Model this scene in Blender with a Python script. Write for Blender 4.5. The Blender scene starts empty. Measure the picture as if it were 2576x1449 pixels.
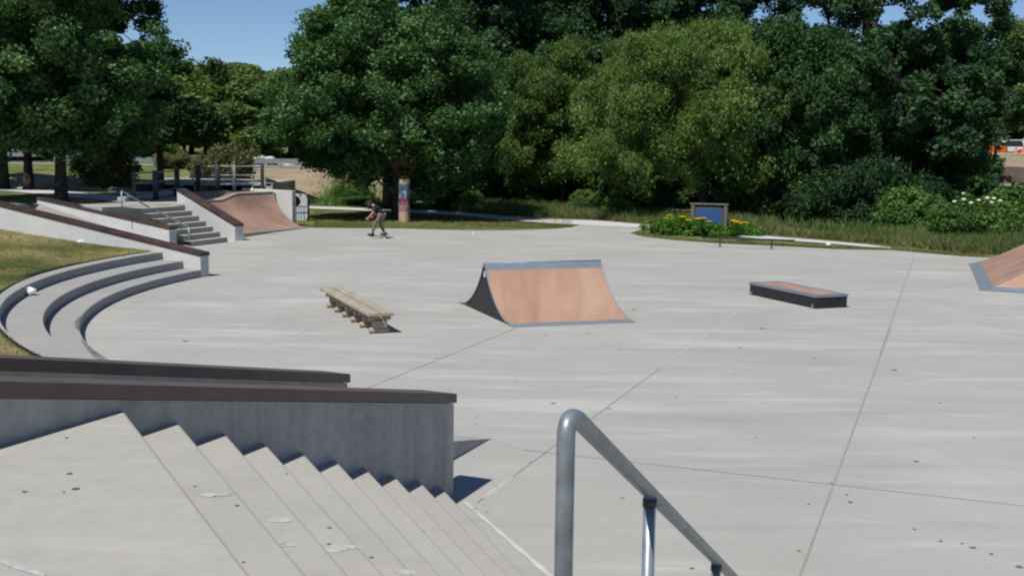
import bpy, math, random
import numpy as np
from mathutils import Vector, Matrix
R = math.radians
C = bpy.context.scene.collection
rng = np.random.default_rng(7)
random.seed(7)

# ------------------------------------------------------------------ camera geometry (surveyed from the photograph)
F, PIT, ROL, W0, H0, CZ = 2862.1, .1207, .0124, 2576., 1449., 3.18
_cp, _sp, _c, _s = math.cos(PIT), math.sin(PIT), math.cos(ROL), math.sin(ROL)
FW = Vector((0, _cp, -_sp)); UP0 = Vector((0, _sp, _cp)); RT0 = Vector((1, 0, 0))
RT = _c*RT0 + _s*UP0; UP = -_s*RT0 + _c*UP0
def ray(x, y):
    x = float(x); y = float(y)
    return ((x-W0/2)/F)*RT - ((y-H0/2)/F)*UP + FW
def gp(x, y, z=0.0):            # where a sight line meets the level z
    d = ray(x, y); t = (z-CZ)/d.z
    return Vector((d.x*t, d.y*t, z))
def gd(x, depth, z=0.0):        # where it stands at a known distance
    depth = float(depth)
    d = ray(x, 500); t = depth/d.y
    return Vector((d.x*t, depth, z))

cam = bpy.data.objects.new('camera', bpy.data.cameras.new('camera')); C.objects.link(cam)
cam.data.lens = 36*F/W0; cam.data.sensor_width = 36; cam.data.clip_end = 3000; cam.data.clip_start = .1
cam.matrix_world = Matrix(((RT.x, UP.x, -FW.x, 0), (RT.y, UP.y, -FW.y, 0), (RT.z, UP.z, -FW.z, CZ), (0, 0, 0, 1)))
bpy.context.scene.camera = cam
sc = bpy.context.scene
sc.view_settings.view_transform = 'Standard'; sc.view_settings.look = 'None'; sc.view_settings.gamma = 1
sc.view_settings.exposure = 0.05
sc.cycles.max_bounces = 6; sc.cycles.diffuse_bounces = 3; sc.cycles.transmission_bounces = 3
sc.cycles.transparent_max_bounces = 4; sc.cycles.use_denoising = True
sc.cycles.sample_clamp_indirect = 4
sc.cycles.pixel_filter_type = 'GAUSSIAN'; sc.cycles.filter_width = 2.6

# ------------------------------------------------------------------ light
SUN_EL = R(57.5); sh = Vector((.545, .838, 0)).normalized()      # sunlight travels this way over the ground
w = bpy.data.worlds.new('World'); sc.world = w; w.use_nodes = True
nt = w.node_tree; nt.nodes.clear()
sky = nt.nodes.new('ShaderNodeTexSky'); sky.sky_type = 'NISHITA'; sky.sun_disc = False
sky.sun_elevation = SUN_EL; sky.sun_rotation = R(210); sky.altitude = 2000; sky.air_density = 1.0; sky.dust_density = 0.0; sky.ozone_density = 6.0
bg = nt.nodes.new('ShaderNodeBackground'); bg.inputs[1].default_value = .090
out = nt.nodes.new('ShaderNodeOutputWorld'); nt.links.new(sky.outputs[0], bg.inputs[0]); nt.links.new(bg.outputs[0], out.inputs[0])
sl = bpy.data.lights.new('sun', 'SUN'); sl.energy = 4.9; sl.angle = R(.53); sl.color = (1, .955, .88)
so = bpy.data.objects.new('sun', sl); C.objects.link(so)
ld = Vector((sh.x*math.cos(SUN_EL), sh.y*math.cos(SUN_EL), -math.sin(SUN_EL)))
so.rotation_euler = ld.to_track_quat('-Z', 'Y').to_euler(); so.location = (0, 0, 40)

# ------------------------------------------------------------------ materials
def newmat(name):
    m = bpy.data.materials.new(name); m.use_nodes = True
    n = m.node_tree; b = n.nodes['Principled BSDF']
    return m, n, b
def lin(c):
    return tuple(((v/255)/12.92 if v/255 <= .04045 else ((v/255+.055)/1.055)**2.4) for v in c)+(1,)
def simple(name, col, rough=.6, metal=0, var=.12, scale=6., bump=0., spec=.4):
    col = tuple(q*.84 for q in col[:3])
    m, n, b = newmat(name); L = n.links.new
    tc = n.nodes.new('ShaderNodeTexCoord'); no = n.nodes.new('ShaderNodeTexNoise')
    no.inputs['Scale'].default_value = scale; no.inputs['Detail'].default_value = 5
    L(tc.outputs['Object'], no.inputs['Vector'])
    mp = n.nodes.new('ShaderNodeMapRange'); L(no.outputs['Fac'], mp.inputs[0])
    mp.inputs[1].default_value = .3; mp.inputs[2].default_value = .7
    mp.inputs[3].default_value = 1-var; mp.inputs[4].default_value = 1+var
    mx = n.nodes.new('ShaderNodeVectorMath'); mx.operation = 'SCALE'
    mx.inputs[0].default_value = col[:3]; L(mp.outputs[0], mx.inputs['Scale']); L(mx.outputs[0], b.inputs['Base Color'])
    b.inputs['Roughness'].default_value = rough; b.inputs['Metallic'].default_value = metal
    b.inputs['Specular IOR Level'].default_value = spec
    if bump:
        bp = n.nodes.new('ShaderNodeBump'); bp.inputs['Strength'].default_value = bump; bp.inputs['Distance'].default_value = .02
        L(no.outputs['Fac'], bp.inputs['Height']); L(bp.outputs[0], b.inputs['Normal'])
    return m
def ramp(n, stops):
    r = n.nodes.new('ShaderNodeValToRGB'); e = r.color_ramp.elements
    while len(e) < len(stops): e.new(.5)
    for q, (p, c) in zip(e, stops): q.position = p; q.color = tuple(c)+(1,) if len(c) == 3 else c
    return r
def concrete(name, a, b_, streak=None, spots=0., bump=.15, vertical=False, big=.35, joint_tint=None):
    """weathered concrete: broad mottling, fine grain, optional streaks along a direction, dark gum spots"""
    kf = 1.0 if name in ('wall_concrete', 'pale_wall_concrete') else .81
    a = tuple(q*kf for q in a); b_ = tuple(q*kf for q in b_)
    if streak: streak = [(sx, sy, th, amt, tuple(q*kf for q in cc[:3])+(1,)) for sx, sy, th, amt, cc in streak]
    m, n, b = newmat(name); L = n.links.new
    g = n.nodes.new('ShaderNodeNewGeometry')
    def noise(sc_, det, vec=None, dist=0., rough=.55):
        q = n.nodes.new('ShaderNodeTexNoise'); q.inputs['Scale'].default_value = sc_; q.inputs['Detail'].default_value = det
        q.inputs['Distortion'].default_value = dist; q.inputs['Roughness'].default_value = rough
        L(vec or g.outputs['Position'], q.inputs['Vector']); return q
    n1 = noise(big, 6, rough=.65); n2 = noise(14, 5)
    mixf = n.nodes.new('ShaderNodeMath'); mixf.operation = 'MULTIPLY_ADD'; L(n2.outputs['Fac'], mixf.inputs[0])
    mixf.inputs[1].default_value = .35; 
    s1 = n.nodes.new('ShaderNodeMath'); s1.operation = 'MULTIPLY'; L(n1.outputs['Fac'], s1.inputs[0]); s1.inputs[1].default_value = .65
    L(s1.outputs[0], mixf.inputs[2])
    r = ramp(n, [(.32, a), (.68, b_)]); L(mixf.outputs[0], r.inputs[0])
    col = r.outputs[0]
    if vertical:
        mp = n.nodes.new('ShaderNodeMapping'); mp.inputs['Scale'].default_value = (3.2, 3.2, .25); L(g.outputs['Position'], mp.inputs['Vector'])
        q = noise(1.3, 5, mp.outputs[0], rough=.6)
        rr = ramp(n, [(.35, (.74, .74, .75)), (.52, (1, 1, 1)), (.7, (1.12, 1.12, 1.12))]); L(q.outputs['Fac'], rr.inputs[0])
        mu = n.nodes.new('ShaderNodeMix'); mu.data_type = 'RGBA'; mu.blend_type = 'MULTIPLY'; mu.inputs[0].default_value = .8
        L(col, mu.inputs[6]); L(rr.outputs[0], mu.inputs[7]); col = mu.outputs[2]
    if streak is not None:
        for k, (sx, sy, th, amt, cc) in enumerate(streak):
            mp = n.nodes.new('ShaderNodeMapping'); mp.inputs['Rotation'].default_value = (0, 0, R(th))
            mp.inputs['Scale'].default_value = (sx, sy, 1); mp.vector_type = 'POINT'; L(g.outputs['Position'], mp.inputs['Vector'])
            q = noise(1.0, 4, mp.outputs[0], dist=.3, rough=.55)
            rr = n.nodes.new('ShaderNodeMapRange'); L(q.outputs['Fac'], rr.inputs[0])
            rr.inputs[1].default_value = .56; rr.inputs[2].default_value = .74; rr.inputs[3].default_value = 0; rr.inputs[4].default_value = amt
            mu = n.nodes.new('ShaderNodeMix'); mu.data_type = 'RGBA'; L(rr.outputs[0], mu.inputs[0]); L(col, mu.inputs[6])
            mu.inputs[7].default_value = cc; col = mu.outputs[2]
    if spots:
        v = n.nodes.new('ShaderNodeTexVoronoi'); v.inputs['Scale'].default_value = 1.15; v.inputs['Randomness'].default_value = 1
        L(g.outputs['Position'], v.inputs['Vector'])
        sep = n.nodes.new('ShaderNodeSeparateColor'); L(v.outputs['Color'], sep.inputs[0])
        th = n.nodes.new('ShaderNodeMath'); th.operation = 'MULTIPLY'; L(sep.outputs[0], th.inputs[0]); th.inputs[1].default_value = .032*spots
        lt = n.nodes.new('ShaderNodeMath'); lt.operation = 'LESS_THAN'; L(v.outputs['Distance'], lt.inputs[0]); L(th.outputs[0], lt.inputs[1])
        g2 = n.nodes.new('ShaderNodeMath'); g2.operation = 'GREATER_THAN'; L(sep.outputs[1], g2.inputs[0]); g2.inputs[1].default_value = .45
        ml = n.nodes.new('ShaderNodeMath'); ml.operation = 'MULTIPLY'; L(lt.outputs[0], ml.inputs[0]); L(g2.outputs[0], ml.inputs[1])
        m3 = n.nodes.new('ShaderNodeMath'); m3.operation = 'MULTIPLY'; L(ml.outputs[0], m3.inputs[0]); m3.inputs[1].default_value = .75
        mu = n.nodes.new('ShaderNodeMix'); mu.data_type = 'RGBA'; L(m3.outputs[0], mu.inputs[0]); L(col, mu.inputs[6])
        mu.inputs[7].default_value = (.09, .075, .06, 1); col = mu.outputs[2]
    L(col, b.inputs['Base Color']); b.inputs['Roughness'].default_value = .88; b.inputs['Specular IOR Level'].default_value = .25
    bp = n.nodes.new('ShaderNodeBump'); bp.inputs['Strength'].default_value = bump; bp.inputs['Distance'].default_value = .01
    L(n2.outputs['Fac'], bp.inputs['Height']); L(bp.outputs[0], b.inputs['Normal'])
    return m
M = {}
M['plaza'] = concrete('plaza_concrete', (.372, .369, .345), (.452, .447, .420),
    streak=[(.20, 1.0, 24, .75, (.56, .555, .52, 1)), (.42, 2.4, 18, .6, (.58, .575, .54, 1)), (.30, .30, 0, .8, (.51, .505, .475, 1)), (.16, .22, 35, .6, (.345, .348, .335, 1)), (.16, 1.7, 28, .6, (.335, .33, .315, 1)), (.35, .5, 60, .4, (.36, .37, .375, 1))], spots=1.0)
M['deck'] = concrete('deck_concrete', (.396, .386, .354), (.468, .458, .424),
    streak=[(.9, 5.5, -30, .5, (.53, .50, .42, 1)), (1.3, 6, 40, .4, (.40, .39, .355, 1))], spots=1.1, big=.6)
def swirl(m, centre):
    n = m.node_tree; b = n.nodes['Principled BSDF']; L = n.links.new; src = b.inputs['Base Color'].links[0].from_socket
    g = n.nodes.new('ShaderNodeNewGeometry'); mp = n.nodes.new('ShaderNodeMapping'); mp.inputs['Location'].default_value = (-centre[0], -centre[1], 0); L(g.outputs['Position'], mp.inputs['Vector'])
    wv = n.nodes.new('ShaderNodeTexWave'); wv.wave_type = 'RINGS'; wv.rings_direction = 'Z'; wv.inputs['Scale'].default_value = 1.7; wv.inputs['Distortion'].default_value = 14; wv.inputs['Detail'].default_value = 4; wv.inputs['Detail Scale'].default_value = 1.6
    L(mp.outputs[0], wv.inputs['Vector']); r = ramp(n, [(.0, (.975, .975, .975)), (.6, (1, 1, 1)), (1, (1.022, 1.02, 1.012))]); L(wv.outputs['Fac'], r.inputs[0])
    mu = n.nodes.new('ShaderNodeMix'); mu.data_type = 'RGBA'; mu.blend_type = 'MULTIPLY'; mu.inputs[0].default_value = .9; L(src, mu.inputs[6]); L(r.outputs[0], mu.inputs[7]); L(mu.outputs[2], b.inputs['Base Color'])
swirl(M['deck'], (-1.4, 4.6))
M['step'] = concrete('step_concrete', (.392, .380, .350), (.456, .444, .412), streak=[(1.2, 4, -22, .45, (.36, .345, .31, 1)), (3, 3, 10, .3, (.52, .50, .46, 1))], spots=1.1, big=.9)
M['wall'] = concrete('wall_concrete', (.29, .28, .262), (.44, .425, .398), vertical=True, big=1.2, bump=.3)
M['wallb'] = concrete('pale_wall_concrete', (.44, .447, .44), (.54, .545, .535), vertical=False, big=1.2, bump=.25)
M['seat'] = concrete('seat_concrete', (.33, .325, .31), (.40, .395, .38), streak=[(1.5, 1.5, 0, .25, (.30, .30, .30, 1))], spots=.8, big=.8)
M['path'] = concrete('path_concrete', (.56, .56, .57), (.64, .64, .65))
M['joint'] = simple('joint_dark', (.30, .29, .27), .95)
M['grout'] = simple('grout_white', (.54, .54, .53), .9, var=.12, scale=3)
M['chalk'] = simple('chalk_patch', (.455, .465, .455), .9, var=.2, scale=30)
def rusty(name, top):
    m, n, b = newmat(name); L = n.links.new
    g = n.nodes.new('ShaderNodeNewGeometry'); q = n.nodes.new('ShaderNodeTexNoise'); q.inputs['Scale'].default_value = 2.2; q.inputs['Detail'].default_value = 6
    L(g.outputs['Position'], q.inputs['Vector'])
    r = ramp(n, [(.35, (.05, .036, .036)), (.5, (.075, .050, .044)), (.68, top)]); L(q.outputs['Fac'], r.inputs[0]); L(r.outputs[0], b.inputs['Base Color'])
    b.inputs['Roughness'].default_value = .42; b.inputs['Metallic'].default_value = .35
    return m
M['cap'] = rusty('worn_brown_steel', (.13, .062, .04))
M['capdark'] = simple('brown_steel_cap', (.15, .112, .092), .5, .3, .18, 2.5)
M['galv'] = simple('galvanised_steel', (.27, .305, .33), .42, .45, .25, 12)
M['galvdark'] = simple('weld_dark', (.10, .09, .085), .5, .5)
M['plate'] = simple('ramp_steel_plate', (.235, .28, .325), .55, .25, .12, 4)
def skatelite():
    m, n, b = newmat('tan_ramp_sheet'); L = n.links.new
    g = n.nodes.new('ShaderNodeNewGeometry'); q = n.nodes.new('ShaderNodeTexNoise'); q.inputs['Scale'].default_value = 1.1; q.inputs['Detail'].default_value = 5
    mp = n.nodes.new('ShaderNodeMapping'); mp.inputs['Rotation'].default_value = (0, 0, R(-20)); mp.inputs['Scale'].default_value = (2.2, .4, .6)
    L(g.outputs['Position'], mp.inputs['Vector']); L(mp.outputs[0], q.inputs['Vector'])
    r = ramp(n, [(.3, (.31, .180, .122)), (.48, (.375, .228, .155)), (.7, (.41, .285, .215))]); L(q.outputs['Fac'], r.inputs[0]); L(r.outputs[0], b.inputs['Base Color'])
    b.inputs['Roughness'].default_value = .6
    return m
M['tan'] = skatelite()
M['tandull'] = simple('faded_ramp_sheet', (.36, .225, .17), .65, 0, .2, 1.2)
M['black'] = simple('black_ramp_side', (.018, .020, .023), .55, 0, .3, 5)
M['white'] = simple('white_sticker', (.75, .78, .85), .4, 0, .05)
M['wood'] = simple('weathered_pine', (.40, .345, .265), .8, 0, .22, 5, .3)
M['woodend'] = simple('pine_end_grain', (.46, .37, .25), .8, 0, .2, 14)
M['wooddark'] = simple('creosoted_post', (.045, .055, .06), .7, 0, .3, 3)
M['postblue'] = simple('post_dark_paint', (.03, .05, .065), .45, 0, .25, 5)
M['bark'] = simple('bark', (.045, .036, .028), .95, 0, .35, 9, .6)
M['barkgrey'] = simple('bark_grey', (.07, .062, .055), .95, 0, .3, 9, .6)
M['signpost'] = simple('sign_timber', (.145, .13, .115), .8, 0, .2, 6)
M['signblue'] = simple('sign_blue', (.022, .085, .25), .45, 0, .08, 3)
M['signbluelt'] = simple('sign_blue_lines', (.05, .13, .30), .45, 0, .1, 3)
M['darksteel'] = simple('dark_steel', (.05, .05, .055), .45, .5)
M['blue'] = simple('blue_paint', (.02, .05, .20), .4, 0, .15)
M['flower'] = simple('yellow_petals', (.95, .62, .01), .6, 0, .25, 30)
M['whiteflower'] = simple('cream_petals', (.65, .66, .50), .6, 0, .1)
M['sand'] = simple('sandy_dirt', (.33, .28, .19), .95, 0, .25, .6, .4)
M['orange'] = simple('orange_net', (.85, .16, .02), .6)
M['glass'] = simple('dark_glass', (.02, .025, .03), .12, 0, 0)
M['carwhite'] = simple('white_car_paint', (.72, .74, .78), .3, 0, .02)
M['tyre'] = simple('tyre', (.015, .015, .015), .8)
M['rust'] = simple('rusted_steel', (.12, .034, .022), .8, .2, .3, 6)
M['paper'] = simple('white_paper', (.85, .86, .92), .6, 0, .05)
M['skin'] = simple('skin', (.50, .25, .18), .5, 0, .05)
M['shirt'] = simple('black_shirt', (.018, .021, .028), .85, 0, .2, 20)
M['khaki'] = simple('khaki_cloth', (.20, .165, .115), .9, 0, .15, 20)
M['shoe'] = simple('dark_shoe', (.02, .02, .022), .6)
M['hair'] = simple('dark_hair', (.02, .015, .012), .7)
M['road'] = simple('road_grey', (.27, .27, .28), .9, 0, .1, .4)
M['steelrail'] = simple('guardrail_steel', (.33, .36, .39), .5, .4)
M['barrier'] = simple('barrier_concrete', (.42, .41, .39), .9, 0, .2, 2)

def grassmat(name, a, b_, c_, sc1=.5, sc2=9.):
    m, n, b = newmat(name); L = n.links.new
    g = n.nodes.new('ShaderNodeNewGeometry')
    q = n.nodes.new('ShaderNodeTexNoise'); q.inputs['Scale'].default_value = sc1; q.inputs['Detail'].default_value = 8; q.inputs['Roughness'].default_value = .7
    L(g.outputs['Position'], q.inputs['Vector'])
    r = ramp(n, [(.36, a), (.5, b_), (.64, c_)]); L(q.outputs['Fac'], r.inputs[0])
    q2 = n.nodes.new('ShaderNodeTexNoise'); q2.inputs['Scale'].default_value = sc2; q2.inputs['Detail'].default_value = 6; q2.inputs['Roughness'].default_value = .8
    L(g.outputs['Position'], q2.inputs['Vector'])
    rr = ramp(n, [(.3, (.55, .55, .55)), (.7, (1.25, 1.25, 1.2))]); L(q2.outputs['Fac'], rr.inputs[0])
    mu = n.nodes.new('ShaderNodeMix'); mu.data_type = 'RGBA'; mu.blend_type = 'MULTIPLY'; mu.inputs[0].default_value = 1
    L(r.outputs[0], mu.inputs[6]); L(rr.outputs[0], mu.inputs[7]); col = mu.outputs[2]
    at = n.nodes.new('ShaderNodeAttribute'); at.attribute_name = 'dirt'
    dr = ramp(n, [(.3, (.20, .16, .10)), (.7, (.36, .29, .20))]); L(q.outputs['Fac'], dr.inputs[0])
    m2 = n.nodes.new('ShaderNodeMix'); m2.data_type = 'RGBA'; L(at.outputs['Fac'], m2.inputs[0]); L(col, m2.inputs[6]); L(dr.outputs[0], m2.inputs[7])
    L(m2.outputs[2], b.inputs['Base Color']); b.inputs['Roughness'].default_value = .95; b.inputs['Specular IOR Level'].default_value = .1
    bp = n.nodes.new('ShaderNodeBump'); bp.inputs['Strength'].default_value = .6; bp.inputs['Distance'].default_value = .05
    L(q2.outputs['Fac'], bp.inputs['Height']); L(bp.outputs[0], b.inputs['Normal'])
    return m
M['grass'] = grassmat('lawn', (.07, .105, .03), (.12, .15, .045), (.24, .22, .09))
M['drygrass'] = grassmat('dry_lawn', (.07, .09, .028), (.17, .155, .06), (.30, .25, .12), .45, 7)
def leafmat(name, dark, mid, light, trans=.28, rough=.62):
    m, n, b = newmat(name); L = n.links.new
    at = n.nodes.new('ShaderNodeAttribute'); at.attribute_name = 'tint'
    r = ramp(n, [(0., dark), (.5, mid), (1., light)]); L(at.outputs['Fac'], r.inputs[0])
    L(r.outputs[0], b.inputs['Base Color']); b.inputs['Roughness'].default_value = rough; b.inputs['Specular IOR Level'].default_value = .22
    tr = n.nodes.new('ShaderNodeBsdfTranslucent'); 
    mu = n.nodes.new('ShaderNodeMix'); mu.data_type = 'RGBA'; mu.blend_type = 'MULTIPLY'; mu.inputs[0].default_value = 1
    L(r.outputs[0], mu.inputs[6]); mu.inputs[7].default_value = (1.3, 1.5, .5, 1); L(mu.outputs[2], tr.inputs[0])
    ms = n.nodes.new('ShaderNodeMixShader'); ms.inputs[0].default_value = trans
    o = n.nodes['Material Output']; L(b.outputs[0], ms.inputs[1]); L(tr.outputs[0], ms.inputs[2]); L(ms.outputs[0], o.inputs[0])
    return m
M['leaf_maple'] = leafmat('maple_leaves', (.024, .070, .018), (.048, .125, .030), (.20, .30, .15), .25)
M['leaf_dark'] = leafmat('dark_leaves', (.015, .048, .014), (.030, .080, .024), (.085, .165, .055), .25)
M['leaf_willow'] = leafmat('willow_leaves', (.065, .115, .030), (.120, .195, .050), (.23, .32, .10), .35)
M['leaf_willow2'] = leafmat('olive_willow_leaves', (.048, .095, .024), (.085, .150, .038), (.16, .23, .065), .35)
M['leaf_cotton'] = leafmat('cottonwood_leaves', (.018, .050, .020), (.034, .084, .030), (.10, .18, .08), .25)
M['leaf_hill'] = leafmat('hill_leaves', (.055, .105, .028), (.105, .17, .045), (.18, .24, .075), .3)
M['leaf_weed'] = leafmat('weed_blades', (.045, .085, .025), (.095, .15, .045), (.24, .25, .11), .3)
M['leaf_straw'] = leafmat('straw_weed_blades', (.10, .13, .04), (.24, .23, .10), (.42, .36, .20), .3)
M['leaf_blade'] = leafmat('grass_blades', (.06, .09, .024), (.15, .155, .055), (.31, .265, .13), .25)
M['leaf_bush'] = leafmat('shrub_leaves', (.03, .080, .018), (.07, .15, .032), (.17, .26, .075), .28)
M['leaf_shade'] = leafmat('shade_toned_leaves', (.009, .030, .010), (.018, .052, .016), (.05, .105, .032), .2)  # darker copy of the shrub leaves: shade under the trees put into the colour
M['leaf_juniper'] = leafmat('juniper_sprays', (.03, .10, .01), (.08, .19, .018), (.15, .28, .04), .2)
M['leaf_brown'] = leafmat('brown_shrub_leaves', (.07, .080, .03), (.12, .13, .055), (.19, .18, .085), .25)

# ------------------------------------------------------------------ mesh helpers
class MB:
    def __init__(s): s.v = []; s.f = []; s.mi = []
    def add(s, vs, fs, mi=0):
        o = len(s.v); s.v += [tuple(p) for p in vs]; s.f += [tuple(i+o for i in q) for q in fs]; s.mi += [mi]*len(fs); return s
    def box(s, c, size, rz=0, mi=0, M4=None):
        hx, hy, hz = [q/2 for q in size]; P = [Vector((x, y, z)) for z in (-hz, hz) for x, y in ((-hx, -hy), (hx, -hy), (hx, hy), (-hx, hy))]
        T = Matrix.Translation(c) @ (M4 if M4 else Matrix.Rotation(rz, 4, 'Z'))
        return s.add([T @ p for p in P], [(3, 2, 1, 0), (4, 5, 6, 7), (0, 1, 5, 4), (1, 2, 6, 5), (2, 3, 7, 6), (3, 0, 4, 7)], mi)
    def prism(s, bot, top, mi=0, caps=True):
        n = len(bot); fs = [(i, (i+1) % n, (i+1) % n+n, i+n) for i in range(n)]
        if caps: fs += [tuple(range(n))[::-1], tuple(range(n, 2*n))]
        return s.add(list(bot)+list(top), fs, mi)
    def tube(s, pts, r, n=10, mi=0, caps=True, squash=None):
        pts = [Vector(p) for p in pts]; rs = r if isinstance(r, (list, tuple)) else [r]*len(pts)
        vs = []; prev = None
        for i, p in enumerate(pts):
            t = (pts[min(i+1, len(pts)-1)]-pts[max(i-1, 0)]).normalized()
            if prev is None: a = t.orthogonal().normalized()
            else: a = (prev-t*prev.dot(t)).normalized()
            prev = a; b = t.cross(a)
            for k in range(n):
                q = 2*math.pi*k/n; vs.append(p+float(rs[i])*(math.cos(q)*a+math.sin(q)*b))
        fs = [(i*n+k, i*n+(k+1) % n, (i+1)*n+(k+1) % n, (i+1)*n+k) for i in range(len(pts)-1) for k in range(n)]
        if caps: fs += [tuple(range(n))[::-1], tuple(range((len(pts)-1)*n, len(pts)*n))]
        return s.add(vs, fs, mi)
    def ball(s, c, r, sx=1, sy=1, sz=1, nu=10, nv=7, mi=0):
        vs = [(c[0], c[1], c[2]+r*sz)]
        for j in range(1, nv):
            a = math.pi*j/nv
            for i in range(nu):
                q = 2*math.pi*i/nu; vs.append((c[0]+r*sx*math.sin(a)*math.cos(q), c[1]+r*sy*math.sin(a)*math.sin(q), c[2]+r*sz*math.cos(a)))
        vs.append((c[0], c[1], c[2]-r*sz)); L = len(vs)-1
        fs = [(0, 1+i, 1+(i+1) % nu) for i in range(nu)]
        for j in range(nv-2):
            for i in range(nu): a = 1+j*nu; fs.append((a+i, a+nu+i, a+nu+(i+1) % nu, a+(i+1) % nu))
        a = 1+(nv-2)*nu; fs += [(a+i, L, a+(i+1) % nu) for i in range(nu)]
        return s.add(vs, fs, mi)
    def build(s, name, mats, parent=None, smooth=False, bevel=0.):
        me = bpy.data.meshes.new(name); me.from_pydata(s.v, [], s.f); me.update()
        for m in (mats if isinstance(mats, (list, tuple)) else [mats]): me.materials.append(m)
        for p, i in zip(me.polygons, s.mi): p.material_index = i; p.use_smooth = smooth
        o = bpy.data.objects.new(name, me); C.objects.link(o)
        if parent is not None: o.parent = parent; o.matrix_parent_inverse = parent.matrix_world.inverted()
        if bevel:
            b = o.modifiers.new('bevel', 'BEVEL'); b.width = bevel; b.segments = 2; b.limit_method = 'ANGLE'
        return o
def tag(o, label=None, cat=None, group=None, kind=None):
    if label: o['label'] = label
    if cat: o['category'] = cat
    if group: o['group'] = group
    if kind: o['kind'] = kind
    return o
def thing(name, loc, label, cat, group=None):
    o = bpy.data.objects.new(name, None); C.objects.link(o); o.location = loc; o.matrix_world = Matrix.Translation(loc)
    o.empty_display_size = .3
    return tag(o, label, cat, group)
def U(deg): return Vector((math.cos(R(deg)), math.sin(R(deg)), 0))
def xy(p, z): return Vector((p[0], p[1], z))

# ------------------------------------------------------------------ ground
def ss(a, b, x): t = np.clip((x-a)/(b-a), 0, 1); return t*t*(3-2*t)
def hgt(x, y):
    x = np.asarray(x, float); y = np.asarray(y, float)
    left = ss(0, -6, x+ .02*y)
    h = -.025 + 1.62*ss(67, 86, y)*left
    h = h+ 3.4*ss(96, 135, y)*ss(20, 34, x)
    h = h+ 7.0*ss(165, 300, y)
    h = h+ .9*ss(58, 75, y)*ss(-2, 4, x)*(1-ss(96, 135, y)*ss(20, 34, x))
    return h
def grid(name, xs, ys, f, mats, dirt=None):
    X, Y = np.meshgrid(xs, ys); Z = f(X, Y); n, m = X.shape
    v = np.stack([X, Y, Z], -1).reshape(-1, 3); idx = np.arange(n*m).reshape(n, m)
    q = np.stack([idx[:-1, :-1], idx[:-1, 1:], idx[1:, 1:], idx[1:, :-1]], -1).reshape(-1, 4)
    o = rawmesh(name, v, q, mats, smooth=True)
    if dirt is not None:
        a = o.data.attributes.new('dirt', 'FLOAT', 'POINT'); a.data.foreach_set('value', dirt(X, Y).ravel().astype(np.float32))
    return o
def rawmesh(name, v, q, mats, parent=None, smooth=False, tint=None, link=True):
    k = q.shape[1]; me = bpy.data.meshes.new(name); me.vertices.add(len(v)); me.vertices.foreach_set('co', v.astype(np.float32).ravel())
    me.loops.add(q.size); me.loops.foreach_set('vertex_index', q.astype(np.int32).ravel())
    me.polygons.add(len(q)); me.polygons.foreach_set('loop_start', np.arange(0, q.size, k, dtype=np.int32))
    me.polygons.foreach_set('loop_total', np.full(len(q), k, dtype=np.int32))
    me.polygons.foreach_set('use_smooth', np.full(len(q), smooth))
    me.update(calc_edges=True)
    if tint is not None:
        a = me.attributes.new('tint', 'FLOAT', 'FACE'); a.data.foreach_set('value', tint.astype(np.float32))
    for m in (mats if isinstance(mats, (list, tuple)) else [mats]): me.materials.append(m)
    if not link: return me
    o = bpy.data.objects.new(name, me); C.objects.link(o)
    if parent is not None: o.parent = parent; o.matrix_parent_inverse = parent.matrix_world.inverted()
    return o
xs = np.concatenate([np.linspace(-900, -120, 14), np.linspace(-110, 110, 111), np.linspace(120, 900, 14)])
ys = np.concatenate([np.linspace(-300, -20, 8), np.linspace(-10, 200, 120), np.linspace(206, 1500, 24)])
def dirtf(x, y):
    l = ss(67, 71, y)*(1-ss(86, 92, y))*ss(-2, -7, x+.02*y)*ss(-26, -18, x)
    r = ss(70, 84, y)*ss(20, 26, x)*(1-ss(128, 140, y))
    u = .55*ss(50, 56, y)*ss(3, 8, x)*(1-ss(70, 100, y))
    return np.clip(np.maximum(np.maximum(l, r), u), 0, 1)
tag(grid('ground', xs, ys, hgt, M['grass'], dirtf), kind='structure')

# plaza slab with its joints
edge = [(606, 600), (690, 585), (775, 573.5), (1000, 575.5), (1200, 580.5), (1300, 579.5), (1400, 576), (1437, 572), (1455, 567), (1470, 563), (1540, 559), (1623, 567),
        (1640, 573), (1605, 580), (1585, 587), (1620, 596), (1700, 605), (1800, 612), (1990, 621), (2100, 627), (2250, 630), (2330, 637), (2420, 645), (2480, 648), (2700, 652)]
P = [gp(*e) for e in edge]
Pl = [Vector((-25, 36, 0)), Vector((-11, 42, 0))]+P+[Vector((60, 37, 0)), Vector((60, -12, 0)), Vector((-25, -12, 0))]
mb = MB(); mb.add(Pl, [tuple(range(len(Pl)))[::-1]], 0)
def jline(a, b, wd=.012, z=.004, mi=1, ext=0.):
    a = Vector(a); b = Vector(b); d = (b-a).normalized(); a = a-d*ext; b = b+d*ext; n = Vector((-d.y, d.x, 0))*wd/2; up = Vector((0, 0, z))
    mb.add([a-n+up, b-n+up, b+n+up, a+n+up], [(0, 1, 2, 3)], mi)
jline(gp(1200.4, 1264.3), gp(1662, 925.3), .012); jline(gp(1662, 925.3), gp(1996.8, 683), .02, mi=2)
jline(gp(1215, 1254), gp(1290, 1199), .05, .003, 2)
jline(gp(2012, 1448.6), gp(2216, 891.7), .018, ext=3); jline(gp(2216, 891.7)+Vector((0,.05,0)), gp(2300.6, 644.5), .02)
jline(gp(930, 973.8), gp(1283, 831.9), .013, ext=.3)
jline(gp(1662, 1170.5), gp(2576, 1272.5), .010, ext=1.5)
jline(gp(647, 872), gp(893, 903), .05, mi=2); jline(gp(650, 872), gp(905, 790), .018, mi=2)
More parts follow.
